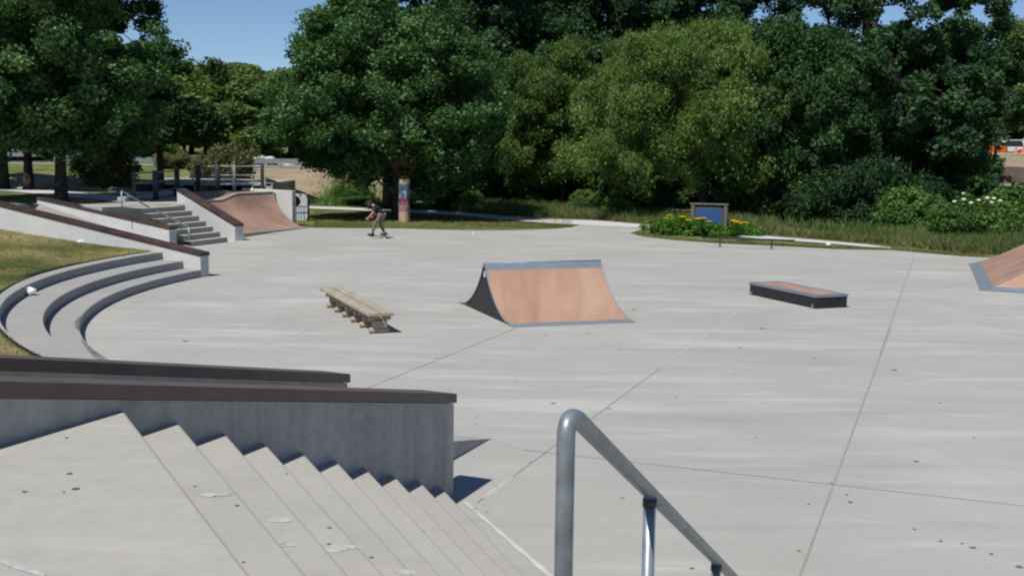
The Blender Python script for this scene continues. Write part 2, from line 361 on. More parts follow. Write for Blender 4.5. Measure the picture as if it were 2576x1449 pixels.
jline(gp(1237, 1101), gp(1330, 1132), .02, mi=2)
jline(gp(580, 690), gp(1000, 626), .05, mi=2)
plaza = mb.build('plaza', [M['plaza'], M['joint'], M['grout']]); tag(plaza, kind='structure')
# the whitish mortar seam at the stair foot
mb = MB()
g0, g1 = gp(1168.7, 1261.4), gp(1371.5, 1436.4); dd = (g1-g0).normalized(); nn = Vector((-dd.y, dd.x, 0))
vs = []; fs = []
for i in range(40):
    t = i/39; p = g0+(g1-g0)*1.5*t; wv = .012+.022*t+.006*math.sin(i*1.1)+.006*random.random()
    vs += [xy(p-nn*wv, .005), xy(p+nn*(wv*.7), .005)]
fs = [(2*i, 2*i+1, 2*i+3, 2*i+2) for i in range(39)]
mb.add(vs, fs, 0)
tag(mb.build('mortar_seam', M['grout']), kind='structure')

# paths
def strip(name, up, lo, z, mat):
    n = len(up); mb = MB(); vs = [gp(x, y, z) for x, y in up]+[gp(x, y, z) for x, y in lo]
    mb.add(vs, [(i+1, i, n+i, n+i+1) for i in range(n-1)], 0)
    return tag(mb.build(name, mat), kind='structure')
strip('footpath', [(770, 518.5), (900, 523), (1130, 532), (1250, 542), (1400, 552), (1500, 555), (1650, 567), (1730, 575), (1906, 592), (2080, 606), (2180, 615), (2240, 622)],
      [(770, 524.5), (900, 529), (1130, 541), (1250, 551), (1390, 562), (1470, 566), (1640, 574), (1730, 583), (1911, 600), (2080, 612), (2180, 621), (2240, 625)], .008, M['path'])

# ------------------------------------------------------------------ amphitheatre seats, lawns, walls
CC = Vector((6.1, 23.78, 0)); RR = [14.226, 14.769, 15.407]; HH = [.184, .374, .56]
A0, W20 = Vector((-7.6, 27.6, 0)), Vector((-1.62, 11.09, 0))
UA, UB, UC, UW1, UW2 = U(155), U(150), U(140), -U(66.5), -U(63)
B0, C0, W10 = Vector((-10.95, 36.2, 0)), Vector((-9.4, 38.45, 0)), Vector((-.52, 10.24, 0))
def pol(r, a, z): return Vector((CC.x+r*math.cos(R(a)), CC.y+r*math.sin(R(a)), z))
mb = MB(); prof = []
bevel = .012
rad = [(RR[0], 0-.05), (RR[0], HH[0]-bevel), (RR[0]+bevel, HH[0]), (RR[1], HH[0]), (RR[1], HH[1]-bevel), (RR[1]+bevel, HH[1]), (RR[2], HH[1]), (RR[2], HH[2]-bevel), (RR[2]+bevel, HH[2]), (99, HH[2]), (99, .2)]
def ringw(a): return .30-.25*float(np.clip((a-184)/26, 0, 1))
def angof(p): return math.degrees(math.atan2(p.y-CC.y, p.x-CC.x)) % 360
angs = np.linspace(163.0, 239.5, 110)
vs = [pol(r if r < 90 else RR[2]+ringw(a), a, z) for a in angs for r, z in rad]; k = len(rad)
mb.add(vs, [(i*k+j, i*k+j+1, (i+1)*k+j+1, (i+1)*k+j) for i in range(len(angs)-1) for j in range(k-1)], 0)
tag(mb.build('curved_seating', M['seat']), 'curved concrete seating of three shallow tiers below the lawn at left', 'seating steps')
# dark wax scuffs along the lowest tier edge
mb = MB(); rs = random.Random(3)
for a0, a1, rw in ((206, 226, .10), (196, 203, .05), (216, 222, .16)):
    n = 30; vs = []
    for i in range(n):
        a = a0+(a1-a0)*i/(n-1); q = math.sin(math.pi*i/(n-1))
        vs += [pol(RR[0]+bevel, a, HH[0]+.003), pol(RR[0]+bevel+rw*(.3+q)*(.8+.3*rs.random()), a, HH[0]+.003)]
    mb.add(vs, [(2*i, 2*i+1, 2*i+3, 2*i+2) for i in range(n-1)], 0)
M['wax'] = simple('wax_scuff', (.20, .20, .205), .6, 0, .35, 3)
tag(mb.build('wax_scuff', M['wax']), kind='structure')

# lawn behind the seats, ruled between the two side walls
def ruled(u, s):
    a = A0+UA*s; b = W20-U(63).cross(Vector((0, 0, 1)))*.0+UW2*s+Vector((-.27, .14, 0))
    ra, rb = (a-CC).length, (b-CC).length
    aa = math.degrees(math.atan2(a.y-CC.y, a.x-CC.x)) % 360; ab = math.degrees(math.atan2(b.y-CC.y, b.x-CC.x)) % 360
    r = ra+(rb-ra)*u; an = aa+(ab-aa)*u
    return pol(r, an, 0)
def lawnz(p):
    r = (p-CC).length; return .552+.062*max(0, r-15.45)+.03*math.sin(p.x*.9+p.y*.5)*min(1, max(0, r-15.8))
ns, nu = 50, 60; vs = []
for i in range(ns):
    s = 0.2+i*.36
    for j in range(nu):
        p = ruled(j/(nu-1), s); r = (p-CC).length
        rw = RR[2]+ringw(angof(p))-.01
        if r < rw: p = CC+(p-CC)*(rw/r)
        vs.append((p.x, p.y, lawnz(p)))
q = np.array([(i*nu+j, i*nu+j+1, (i+1)*nu+j+1, (i+1)*nu+j) for i in range(ns-1) for j in range(nu-1)])
tag(rawmesh('lawn', np.array(vs), q, M['drygrass'], smooth=True), kind='structure')

def blades(name, pts, h, wd, mat, lean=.35, label=None, seed=1):
    g = np.random.default_rng(seed); n = len(pts); a = g.uniform(0, 2*np.pi, n); hh = h*g.uniform(.5, 1.25, n)
    side = np.stack([np.cos(a), np.sin(a), np.zeros(n)], 1)*(wd*g.uniform(.6, 1.3, n))[:, None]
    ln = np.stack([g.normal(0, lean, n), g.normal(0, lean, n), np.ones(n)], 1)*hh[:, None]
    p = np.asarray(pts); v = np.stack([p-side, p+side, p+ln*.6+side*.6, p+ln], 1).reshape(-1, 3)
    q = np.arange(4*n).reshape(n, 4); base = .5+.5*np.sin(p[:, 0]*.55+1.3*np.sin(p[:, 1]*.4))*np.sin(p[:, 1]*.5)
    t = np.clip(.5*base+.25+g.normal(0, .2, n), 0, 1)
    return rawmesh(name, v, q, mat, tint=t)
g = np.random.default_rng(11); pts = []
while len(pts) < 42000:
    p = ruled(g.random(), .2+g.random()**1.1*12)
    if (p-CC).length > RR[2]+ringw(angof(p))+.01: pts.append((p.x, p.y, lawnz(p)-.005))
tag(blades('lawn_grass', pts, .055, .006, M['leaf_blade'], .6), 'short patchy green and straw grass on the sloping lawn', 'grass', kind='stuff')

def wall(name, P0, u, th_side, t0, t1, z0, sl_, zb0, zbs, label, capth=.09, th=.30, mat='wall', matcap='cap', flat=0.):
    """wall running from its low end P0 along u; top z0+sl_*t; th_side = unit vector from the visible face into the wall"""
    t = thing(name, xy(P0+u*(t0+t1)/2, 0), label, 'wall')
    mb = MB()
    def zt(s): return z0+sl_*max(s-flat, 0)
    st = [t0, flat, t1] if flat > 0 else [t0, t1]
    for a, b in zip(st[:-1], st[1:]):
        f0, f1 = P0+u*a, P0+u*b; g0, g1 = f0+th_side*th, f1+th_side*th
        mb.prism([xy(f0, zb0+zbs*a), xy(f1, zb0+zbs*b), xy(g1, zb0+zbs*b), xy(g0, zb0+zbs*a)], [xy(f0, zt(a)-capth), xy(f1, zt(b)-capth), xy(g1, zt(b)-capth), xy(g0, zt(a)-capth)], 0, caps=True)
    # two passes would share an inner face; keep outer only
    mb.build('wall_body', M[mat], t)
    mb = MB(); ov = .022
    for a, b in zip(st[:-1], st[1:]):
        a2 = a-ov if a == t0 else a; b2 = b
        f0, f1 = P0+u*a2-th_side*ov, P0+u*b2-th_side*ov; g0, g1 = f0+th_side*(th+2*ov), f1+th_side*(th+2*ov)
        c = capth
        mb.prism([xy(f0, zt(a)-c+.002), xy(f1, zt(b)-c+.002), xy(g1, zt(b)-c+.002), xy(g0, zt(a)-c+.002)], [xy(f0, zt(a)), xy(f1, zt(b)), xy(g1, zt(b)), xy(g0, zt(a))], 0)
    mb.build('cap', M[matcap], t, bevel=.006)
    return t
sA = Vector((UA.y, -UA.x, 0));  sA = sA if sA.y > 0 else -sA      # far side
sB = Vector((UB.y, -UB.x, 0));  sB = sB if sB.y > 0 else -sB
sC = Vector((UC.y, -UC.x, 0));  sC = sC if sC.y > 0 else -sC
sW1 = Vector((-math.sin(R(66.5)), math.cos(R(66.5)), 0)); sW2 = Vector((-math.sin(R(63)), math.cos(R(63)), 0))
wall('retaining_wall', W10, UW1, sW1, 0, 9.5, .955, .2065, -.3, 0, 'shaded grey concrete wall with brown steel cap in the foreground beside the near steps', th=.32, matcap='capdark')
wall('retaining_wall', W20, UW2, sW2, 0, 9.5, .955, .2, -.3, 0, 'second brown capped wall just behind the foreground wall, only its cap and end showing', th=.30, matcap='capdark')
wall('retaining_wall', A0, UA, sA, 0, 11, .60, .147, -.2, 0, 'long concrete wall with rusty brown cap dropping to the end of the curved seating', th=.30, mat='wallb')
wall('retaining_wall', B0, UB, sB, 0, 6.35, .61, .118, -.2, 0, 'pale concrete wall with dark brown cap on the near side of the far steps', th=.32, mat='wallb')
wall('retaining_wall', C0, UC, sC, 0, 3.35, .58, .325, -.2, 0, 'short steep pale wall with brown cap between far steps and tan quarter pipe', th=.34, mat='wallb')

# upper deck at the camera, steps going down
DZ = 1.68; RS = .168
Nd = [(309, 1041), (447.7, 1071.5), (566.9, 1098.4), (672.7, 1129.1), (769.5, 1153.2), (854.1, 1173.9), (932, 1196), (1003.3, 1214.3), (1070, 1230), (1122.5, 1243.2)]
ANG = [117.5, 116.5, 115.3, 114.4, 113.2, 112.1, 111.4, 110.4, 109.6, 108.9]
NP = []
for kk, (px, py) in enumerate(Nd):
    z = DZ-kk*RS; p = gp(px, py, z); d = U(ANG[kk])       # up-left along the nosing, into the wall
    # meet the wall face
    n = Vector((-U(66.5).y, U(66.5).x, 0)); s = (W10-p).dot(n)/d.dot(n); pl = p+d*(s+.1); pr = p-d*8.5
    NP.append((xy(pl, z), xy(pr, z)))
mb = MB()
lo_l, lo_r = NP[9]
for kk in range(10):
    z = DZ-kk*RS; a, b = NP[kk]
    if kk == 0:
        back = [Vector((7, -6, z)), Vector((-8, -6, z)), xy(W10+UW1*9.5+sW1*.1, z)]
        top = [a, b]+back
        mb.add([xy(p, z) for p in top], [tuple(range(len(top)))[::-1]], 1)
    else:
        pa, pb = NP[kk-1]
        mb.add([a, b, xy(pb, z), xy(pa, z)], [(3, 2, 1, 0)], 0)
    # riser with a small rounded nose
    zl = z-RS if kk < 9 else -.05
    dn = Vector((-(b-a).normalized().y, (b-a).normalized().x, 0)); rn = .022; rows = []
    for q in range(5):
        an = q/4*math.pi/2; o_ = dn*(rn*math.sin(an)); zz_ = z-rn*(1-math.cos(an)); rows.append((xy(a+o_, zz_), xy(b+o_, zz_)))
    rows.append((xy(rows[-1][0], zl), xy(rows[-1][1], zl)))
    for (p1, p2), (p3, p4) in zip(rows[:-1], rows[1:]): mb.add([p1, p2, p4, p3], [(0, 1, 2, 3)], 0)
st = mb.build('concrete_steps', [M['step'], M['deck']], None)
tag(st, 'wide foreground flight of concrete steps with smooth landing descending past the near wall', 'steps')
# chalky patches and gum on treads
mb = MB(); rs = random.Random(5)
for (px, py, kk, sx) in ((548, 1243, 1, .10), (712, 1307, 2, .09), (855, 1378, 3, .13), (1010, 1440, 4, .10), (720, 1370, 2, .06)):
    z = DZ-kk*RS; 
    for q in range(3):
        c = gp(px+rs.uniform(-22, 22), py+rs.uniform(-4, 4), z); n = 12; vs = [Vector((c.x+sx*rs.uniform(.5, 1)*math.cos(2*math.pi*i/n)*.6, c.y+sx*.35*rs.uniform(.6, 1.1)*math.sin(2*math.pi*i/n), z+.002+.0005*q)) for i in range(n)]
        mb.add(vs, [tuple(range(n))], 0)
a_, b_ = gp(-20, 1400, DZ+.003), gp(112, 1447, DZ+.003); d_ = (b_-a_).normalized(); n_ = Vector((-d_.y, d_.x, 0)); vs = []
for i in range(14):
    t = i/13; p = a_.lerp(b_, t); w_ = .006+.01*math.sin(math.pi*t)+.006*rs.random(); vs += [p-n_*w_, p+n_*w_]
mb.add(vs, [(2*i, 2*i+1, 2*i+3, 2*i+2) for i in range(13)], 0)
tag(mb.build('chalk_mark', M['chalk']), 'pale chalky smears on the treads of the foreground steps', 'chalk marks', kind='stuff')
M['green'] = simple('green_chalk', (.22, .46, .36), .9)
for pts_, lb in ((((1186, 1281), (1200, 1278)), 'longer left green chalk dash on the slab at the near steps'), (((1219, 1288), (1228, 1286)), 'shorter right green chalk dash on the slab at the near steps')):
    mb = MB(); mb.tube([gp(*pts_[0], .004), gp((pts_[0][0]+pts_[1][0])/2, (pts_[0][1]+pts_[1][1])/2+.6, .004), gp(*pts_[1], .004)], [.005, .008, .004], 6)
    tag(mb.build('green_chalk_mark', M['green']), lb, 'chalk mark')

# old gum and dirt spots
mb = MB(); rs = random.Random(8); M['gum'] = simple('dark_gum', (.15, .13, .11), .9, 0, .3)
for (px, py, z, r) in [(167, 1100, DZ, .017), (175, 1190, DZ, .022), (190, 1228, DZ, .026), (62, 1235, DZ, .02), (160, 1236, DZ, .01), (491, 1222, DZ-RS, .014), (596, 1270, DZ-RS, .018), (540, 1247, DZ-RS, .01), (721, 1190, DZ-3*RS, .012), (828, 1326, DZ-3*RS, .018), (827, 1367, DZ-3*RS, .016), (934, 1400, DZ-4*RS, .02),
        (612, 1412, DZ-RS, .012), (1066, 1335, DZ-7*RS, .014), (1392, 1014, 0, .06), (1531, 1027, 0, .05), (1200, 1048, 0, .03), (1197, 1065, 0, .03), (1566, 1251, 0, .035), (2305, 1160, 0, .05), (2139, 1262, 0, .05), (2130, 1243, 0, .03), (2091, 1214, 0, .03), (2035, 1267, 0, .03), (2010, 1384, 0, .03), (1740, 1428, 0, .04), (2366, 1360, 0, .035),
        (2420, 1366, 0, .03), (2447, 1376, 0, .055), (2494, 1392, 0, .04), (2565, 1424, 0, .06), (1334, 1162, 0, .03), (1250, 1222, 0, .025), (466, 858, 0, .10), (1918, 826, 0, .09), (1861, 874, 0, .07), (1595, 778, 0, .10), (2250, 930, 0, .09), (2364, 1013, 0, .04), (1370, 842, 0, .05), (1480, 840, 0, .06), (1560, 880, 0, .05), (1700, 1000, 0, .04), (1900, 1100, 0, .03), (1850, 940, 0, .04), (2450, 1100, 0, .04), (2300, 1330, 0, .03), (1750, 1180, 0, .025), (1300, 960, 0, .03), (1100, 900, 0, .04), (2050, 900, 0, .05), (700, 800, 0, .05), (350, 760, 0, .04)]:
    c = gp(px, py, z+.004); n = 10; r *= .62 if z else .5; mb.add([Vector((c.x+r*rs.uniform(.7, 1.3)*math.cos(2*math.pi*i/n), c.y+r*rs.uniform(.6, 1.2)*math.sin(2*math.pi*i/n), z+.004)) for i in range(n)], [tuple(range(n))], 0)
tag(mb.build('gum_spots', M['gum']), 'small dark gum and dirt spots scattered over slab, landing and treads', 'stains', kind='stuff')

# ramp between the two near walls
tip = gp(1237, 1103, 0); rd = -U(66.5); acr = sW1*.95
mb = MB(); L_ = 8.2
mb.prism([tip, tip+rd*L_, tip+rd*L_+acr, tip+acr], [xy(tip, .001), xy(tip+rd*L_, DZ-.02), xy(tip+rd*L_+acr, DZ-.02), xy(tip+acr, .001)])
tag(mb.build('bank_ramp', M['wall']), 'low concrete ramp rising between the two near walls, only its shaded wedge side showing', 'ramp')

# galvanised handrail on the near steps
hr = thing('handrail', gd(1400, 3.1, 1.35), 'thick galvanised pipe handrail in the foreground with hooked top', 'handrail')
def onray(px, py, depth): d = ray(px, py); t = depth/d.y; return Vector((d.x*t, d.y*t, CZ+d.z*t))
ptop = onray(1424, 1085, 3.10); q0 = onray(1459, 1060, 3.22); q1 = onray(1790, 1396, 5.25)
dr = (q1-q0).normalized(); q1 = q0+dr*5.6
pr_ = .0265
crest = [Vector((ptop.x, ptop.y, .9)), Vector((ptop.x, ptop.y, ptop.z-.03))]
c0 = Vector((ptop.x, ptop.y, ptop.z-.03)); c3 = q0+dr*.02
hv = Vector((dr.x, dr.y, 0)).normalized()
c1 = c0+Vector((0, 0, .085)); c2 = c3-dr*.085
for i in range(1, 13):
    t = i/12; crest.append(c0*(1-t)**3+c1*3*t*(1-t)**2+c2*3*t*t*(1-t)+c3*t**3)
crest += [q0+dr*.1, q1]
mb = MB(); mb.tube(crest, pr_, 18); mb.build('rail', M['galv'], hr, smooth=True)
for (px, py) in ((1636, 1262), (1802, 1428)):
    # post under the rail where its sight line passes
    best = min((q0+dr*s for s in np.linspace(.4, 5, 400)), key=lambda p: abs(((p.x*RT.x+p.y*RT.y+(p.z-CZ)*RT.z)/(p.x*FW.x+p.y*FW.y+(p.z-CZ)*FW.z))*F+W0/2-px))
    mb = MB(); mb.tube([Vector((best.x, best.y, 0.0)), Vector((best.x, best.y, best.z-.015))], .0235, 16); po = mb.build('post', M['galv'], hr, smooth=True)
    mb = MB(); mb.tube([Vector((best.x, best.y, best.z-.05)), Vector((best.x, best.y, best.z-.022))], .027, 16); mb.build('weld', M['galvdark'], po, smooth=True)

# ------------------------------------------------------------------ far platform, steps, quarter pipe
TZ = 1.12
deck = [B0+UB*3.2+sB*.1, B0+UB*6.6+sB*.2, B0+UB*6.6-sB*.8, A0+UA*6+sA*.1, A0+UA*30+sA*.1, Vector((-40, 41.8, 0)), Vector((-20, 41.2, 0)), gp(100, 514, TZ), gp(200, 513.5, TZ), gp(300, 510, TZ), gp(440, 494, TZ), C0+UC*3.3+sC*.1, C0+UC*2.9]
mb = MB(); mb.prism([xy(p, -.2) for p in deck], [xy(p, TZ) for p in deck]); 
tag(mb.build('upper_terrace', M['plaza']), kind='structure')
# lawns beyond the terrace
tl = [Vector((-60, 41, 0)), Vector((-20, 41, 0)), gp(440, 500, TZ), Vector((-13.0, 44, 0)), Vector((-13.2, 49.5, 0)), Vector((-30, 52.5, 0)), Vector((-30, 80, 0)), Vector((-90, 80, 0)), Vector((-90, 30, 0)), Vector((-30, 30, 0))]
mb = MB(); mb.prism([xy(p, -.4) for p in tl], [xy(p, TZ-.02) for p in tl])
tl_o = mb.build('terrace_lawn', M['grass']); tag(tl_o, kind='structure')
strip('garden_path', [(-60, 474), (30, 475.5), (110, 478), (200, 484), (300, 492), (325, 496)], [(-60, 476), (30, 481), (110, 489), (200, 499), (300, 508), (330, 509)], TZ-.008, M['path'])
# bank between walls A and B
mb = MB()
p0, p1 = A0+sA*.3+UA*.2, B0+UB*.2; q0_, q1_ = A0+sA*.3+UA*6.2, B0+UB*6.2-sB*.01
mb.prism([xy(p0, -.1), xy(p1, -.1), xy(q1_, -.1), xy(q0_, -.1)], [xy(p0, .002), xy(p1, .002), xy(q1_, TZ+.004), xy(q0_, TZ+.004)])
tag(mb.build('bank_ramp', M['plaza']), 'broad concrete bank between the rusty capped long wall and pale wall at left', 'ramp')
# far steps
mb = MB(); Rr = []; r_ = .16
for kk in range(7):
    z = TZ-kk*r_; p = Vector((-11.39, 39.33, 0))+(Vector((-9.58, 37.86, 0))-Vector((-11.39, 39.33, 0)))*kk/6
    d = -U(70); n = sB; s = (B0-p).dot(n)/d.dot(n); l = p+d*(s-.33)
    if kk >= 4: l = p+d*max(s-.33, 1.9)
    Rr.append((xy(p+U(70)*.12, z), xy(l, z)))
for kk in range(7):
    z = TZ-kk*r_; a, b = Rr[kk]
    if kk: mb.add([a, b, xy(Rr[kk-1][1], z), xy(Rr[kk-1][0], z)], [(0, 1, 2, 3)], 0)
    else:
        back = Vector((-.7, .6, 0)); mb.add([a, b, b+back*1.2, a+back*1.2], [(0, 1, 2, 3)], 0)
    mb.add([a, b, xy(b, z-r_), xy(a, z-r_)], [(3, 2, 1, 0)], 0)
M['step2'] = concrete('far_step_concrete', (.36, .345, .305), (.43, .41, .36), big=.9)
tag(mb.build('concrete_steps', M['step2']), 'seven concrete steps between two capped walls up to the far platform', 'steps')
fr = thing('handrail', gp(380, 565, .5), 'thin grey handrail with square ends down the far steps', 'handrail')
pb = [gp(307, 527, TZ), gp(380, 561, .6), gp(476, 618, 0)]; tp = []
for (px, py), b in zip(((307, 481), (380, 524), (476, 571)), pb):
    d = ray(px, py); t = b.y/d.y; tp.append(Vector((b.x, b.y, CZ+d.z*t)))
mb = MB(); mb.tube(tp, .028, 8); mb.build('rail', M['galv'], fr, smooth=True)
for b, t in zip(pb, tp):
    mb = MB(); mb.tube([b-Vector((0, 0, .05)), t-Vector((0, 0, .01))], .024, 8); mb.build('post', M['galv'], fr, smooth=True)

# quarter pipe
QF, qu, qv = Vector((-9.9, 41.35, 0)), U(66), U(139)
def Qp(u, v, z): p = QF+qu*u+qv*v; return Vector((p.x, p.y, z))
def Htop(u): return 1.10+.22*float(ss(.9, 2.1, np.array(u)))
D_ = 2.27
qt = thing('quarter_pipe', Qp(2.2, 1, 0), 'tan quarter pipe with stepped grey coping built against the far platform', 'ramp')
def prof(u, s):          # s 0..1 foot to coping
    h = Htop(u); Rq = (D_*D_+h*h)/(2*h); v = D_*s; return Qp(u, v, Rq-math.sqrt(max(Rq*Rq-v*v, 0)) if v < Rq else h)
us = np.linspace(-.6, 4.3, 30); svs = np.linspace(0, 1, 16)
def patch(s0, s1, nm, mat, off=0.):
    sv = np.linspace(s0, s1, 14); vs = []
    for u in us:
        for s in sv: p = prof(u, s); vs.append((p.x, p.y, p.z+off+.004))
    k = len(sv); mb = MB(); mb.add(vs, [(i*k+j, (i+1)*k+j, (i+1)*k+j+1, i*k+j+1) for i in range(len(us)-1) for j in range(k-1)], 0)
    return mb.build(nm, mat, qt, smooth=True)
patch(.15, 1, 'riding_surface', M['tandull']); patch(-.03, .15, 'foot_plate', M['plate'], .003)
mb = MB(); mb.tube([prof(u, 1)+Vector((0, 0, .01)) for u in us], .035, 8); mb.build('coping', M['plate'], qt, smooth=True)
mb = MB(); vs = []
for u in np.linspace(-.9, 4.5, 30):
    h = Htop(u); vs += [Qp(u, D_, h), Qp(u, D_+3.4, h-.03)]
mb.add(vs, [(2*i, 2*i+2, 2*i+3, 2*i+1) for i in range(29)], 0); mb.build('deck_sheet', M['tan'], qt)
mb = MB(); e = [prof(4.3, s) for s in np.linspace(0, 1, 14)]; fl = [xy(p, -.02) for p in e]
mb.add(e+fl, [(i, i+1, 15+i, 14+i) for i in range(13)], 0)
mb.prism([Qp(-.9, D_+.02, -.1), Qp(4.5, D_+.02, -.1), Qp(4.5, D_+3.4, -.1), Qp(-.9, D_+3.4, -.1)], [Qp(-.9, D_+.02, 1.04), Qp(4.5, D_+.02, 1.04), Qp(4.5, D_+3.4, 1.04), Qp(-.9, D_+3.4, 1.04)])
mb.prism([Qp(2.1, D_+.02, 1.03), Qp(4.5, D_+.02, 1.03), Qp(4.5, D_+3.4, 1.03), Qp(2.1, D_+3.4, 1.03)], [Qp(2.1, D_+.02, 1.27), Qp(4.5, D_+.02, 1.27), Qp(4.5, D_+3.4, 1.27), Qp(2.1, D_+3.4, 1.27)])
mb.build('body', M['wallb'], qt)
mb = MB(); mb.prism([Qp(4.52, 1.2, -.1), Qp(4.78, 1.2, -.1), Qp(4.78, 4.6, -.1), Qp(4.52, 4.6, -.1)], [Qp(4.52, 1.2, 1.42), Qp(4.78, 1.2, 1.42), Qp(4.78, 4.6, 1.42), Qp(4.52, 4.6, 1.42)])
tag(mb.build('side_wall', M['wallb'], None, bevel=.01), 'plain pale concrete wall closing the right end of the quarter pipe', 'wall')
# block with a round opening, behind
pw = gd(752, 50, 0); n = 28; cz, rr_, hw, z1 = .82, .24, .36, 1.14; mb = MB(); cxo = -.17
def PW(x, y, z): return Vector((pw.x+x, pw.y+y, z))
for y_ in (0, .3):
    ring = [PW(cxo+rr_*math.cos(2*math.pi*i/n), y_, cz+rr_*math.sin(2*math.pi*i/n)) for i in range(n)]; sqr = []
    for i in range(n):
        a = 2*math.pi*i/n; c, s_ = math.cos(a), math.sin(a)
        tx = ((hw-cxo) if c > 0 else (hw+cxo+.12))/max(abs(c), 1e-6); tz = ((z1-cz) if s_ > 0 else (cz+.1))/max(abs(s_), 1e-6); t = min(tx, tz); sqr.append(PW(cxo+t*c, y_, cz+t*s_))
    mb.add(ring+sqr, [(i, (i+1) % n, n+(i+1) % n, n+i) for i in range(n)], 0)
mb.add([PW(cxo+rr_*math.cos(2*math.pi*i/n), y_, cz+rr_*math.sin(2*math.pi*i/n)) for y_ in (0, .3) for i in range(n)], [(i, (i+1) % n, n+(i+1) % n, n+i) for i in range(n)], 0)
for x_ in (-hw-.12, hw): mb.add([PW(x_, 0, -.1), PW(x_, .3, -.1), PW(x_, .3, z1), PW(x_, 0, z1)], [(0, 1, 2, 3)], 0)
mb.add([PW(-hw-.12, 0, z1), PW(hw, 0, z1), PW(hw, .3, z1), PW(-hw-.12, .3, z1)], [(0, 1, 2, 3)], 0)
mb.add([PW(-.5, .31, -.1), PW(.4, .31, -.1), PW(.4, .31, 1.1), PW(-.5, .31, 1.1)], [(0, 1, 2, 3)], 1)
tag(mb.build('pipe_block', [M['wallb'], M['black']]), 'small concrete block with a dark round opening beyond the quarter pipe', 'block')

# kerb, guard posts and rails of the platform
ka, kb = gp(316, 508, TZ), gp(445, 490, TZ)
mb = MB(); d = (kb-ka).normalized(); nrm = Vector((-d.y, d.x, 0))
mb.prism([ka, kb, kb+nrm*.3, ka+nrm*.3], [xy(ka, TZ+.16), xy(kb, TZ+.16), xy(kb+nrm*.3, TZ+.16), xy(ka+nrm*.3, TZ+.16)])
tag(mb.build('kerb', M['wallb'], bevel=.01), 'low concrete kerb along the back of the far platform', 'kerb')
pst = [(338, 507, 430, TZ, .065), (392, 503.4, 428.8, TZ, .105), (446, 491, 425.7, TZ, .11), (499, 487.3, 415, 1.14, .115), (548, 483.4, 413.4, 1.22, .11), (590.3, 481.1, 415, 1.27, .07), (660.3, 483.4, 413.4, 1.29, .072)]
fe = thing('guard_fence', gp(500, 487, 1.3), 'dark round guard posts joined by three grey rails along the far platform', 'fence')
bases, tops = [], []
for i, (x, yb, yt, z, rr2) in enumerate(pst):
    b = gp(x, yb, z); d = ray(x, yt); t = b.y/d.y; top = Vector((b.x, b.y, CZ+d.z*t)); bases.append(b); tops.append(top)
    mb = MB()
    mb.tube([b-Vector((0, 0, .3)), top-Vector((0, 0, .02)), top], [rr2, rr2, rr2*.8], 14); mb.build('post', M['postblue'] if i != 5 else M['steelrail'], fe, smooth=True)  # one post in paler steel: its sunlit look is put into the colour
for i in range(6):
    if i == 2: continue
    for fq in (.93, .60, .27):
        a = bases[i].lerp(tops[i], fq); b = bases[i+1].lerp(tops[i+1], fq)
        mb = MB(); mb.tube([a, b], .028, 8); mb.build('rail', M['steelrail'], fe, smooth=True)
a = bases[2].lerp(tops[2], .25); b = bases[3].lerp(tops[3], .62); mb = MB(); mb.tube([a, b], .022, 8); mb.build('rail', M['steelrail'], fe, smooth=True)
# bottle on the deck
bt = thing('bottle', Qp(3.3, D_+.35, 1.31), 'small clear drink bottle standing on the quarter pipe deck by the rails', 'bottle')
mb = MB(); c = Qp(3.3, D_+.35, 1.31); mb.tube([c, c+Vector((0, 0, .17)), c+Vector((0, 0, .22)), c+Vector((0, 0, .26))], [.045, .045, .02, .018], 10); mb.build('bottle_body', M['paper'], bt, smooth=True)
mb = MB(); mb.tube([c+Vector((0, 0, .258)), c+Vector((0, 0, .285))], .022, 10); mb.build('lid', M['blue'], bt, smooth=True)

# blue rack
bk = thing('bike_rack', gp(752, 560, 0), 'small dark blue metal rack on the grass right of the quarter pipe', 'rack')
c = gp(752, 560, 0); c = Vector((c.x, c.y, -.02))
mb = MB()
for dx in (-.22, .22): mb.tube([c+Vector((dx*1.05, 0, 0)), c+Vector((dx, 0, .72))], .018, 8)
mb.tube([c+Vector((-.34, 0, .70)), c+Vector((.34, 0, .70))], .02, 8); mb.tube([c+Vector((-.36, 0, .42)), c+Vector((.40, 0, .44))], .028, 8)
mb.build('frame', M['blue'], bk, smooth=True)
for dx in (-.1, 0, .1):
    mb = MB(); mb.tube([c+Vector((dx, .02, .02)), c+Vector((dx, .02, .70))], .012, 6); mb.build('bar', M['blue'], bk, smooth=True)

# ------------------------------------------------------------------ skate pieces on the plaza
def frame(P0, ux, uy):
    def f(a, b, z=0): p = P0+ux*a+uy*b; return Vector((p.x, p.y, z))
    return f
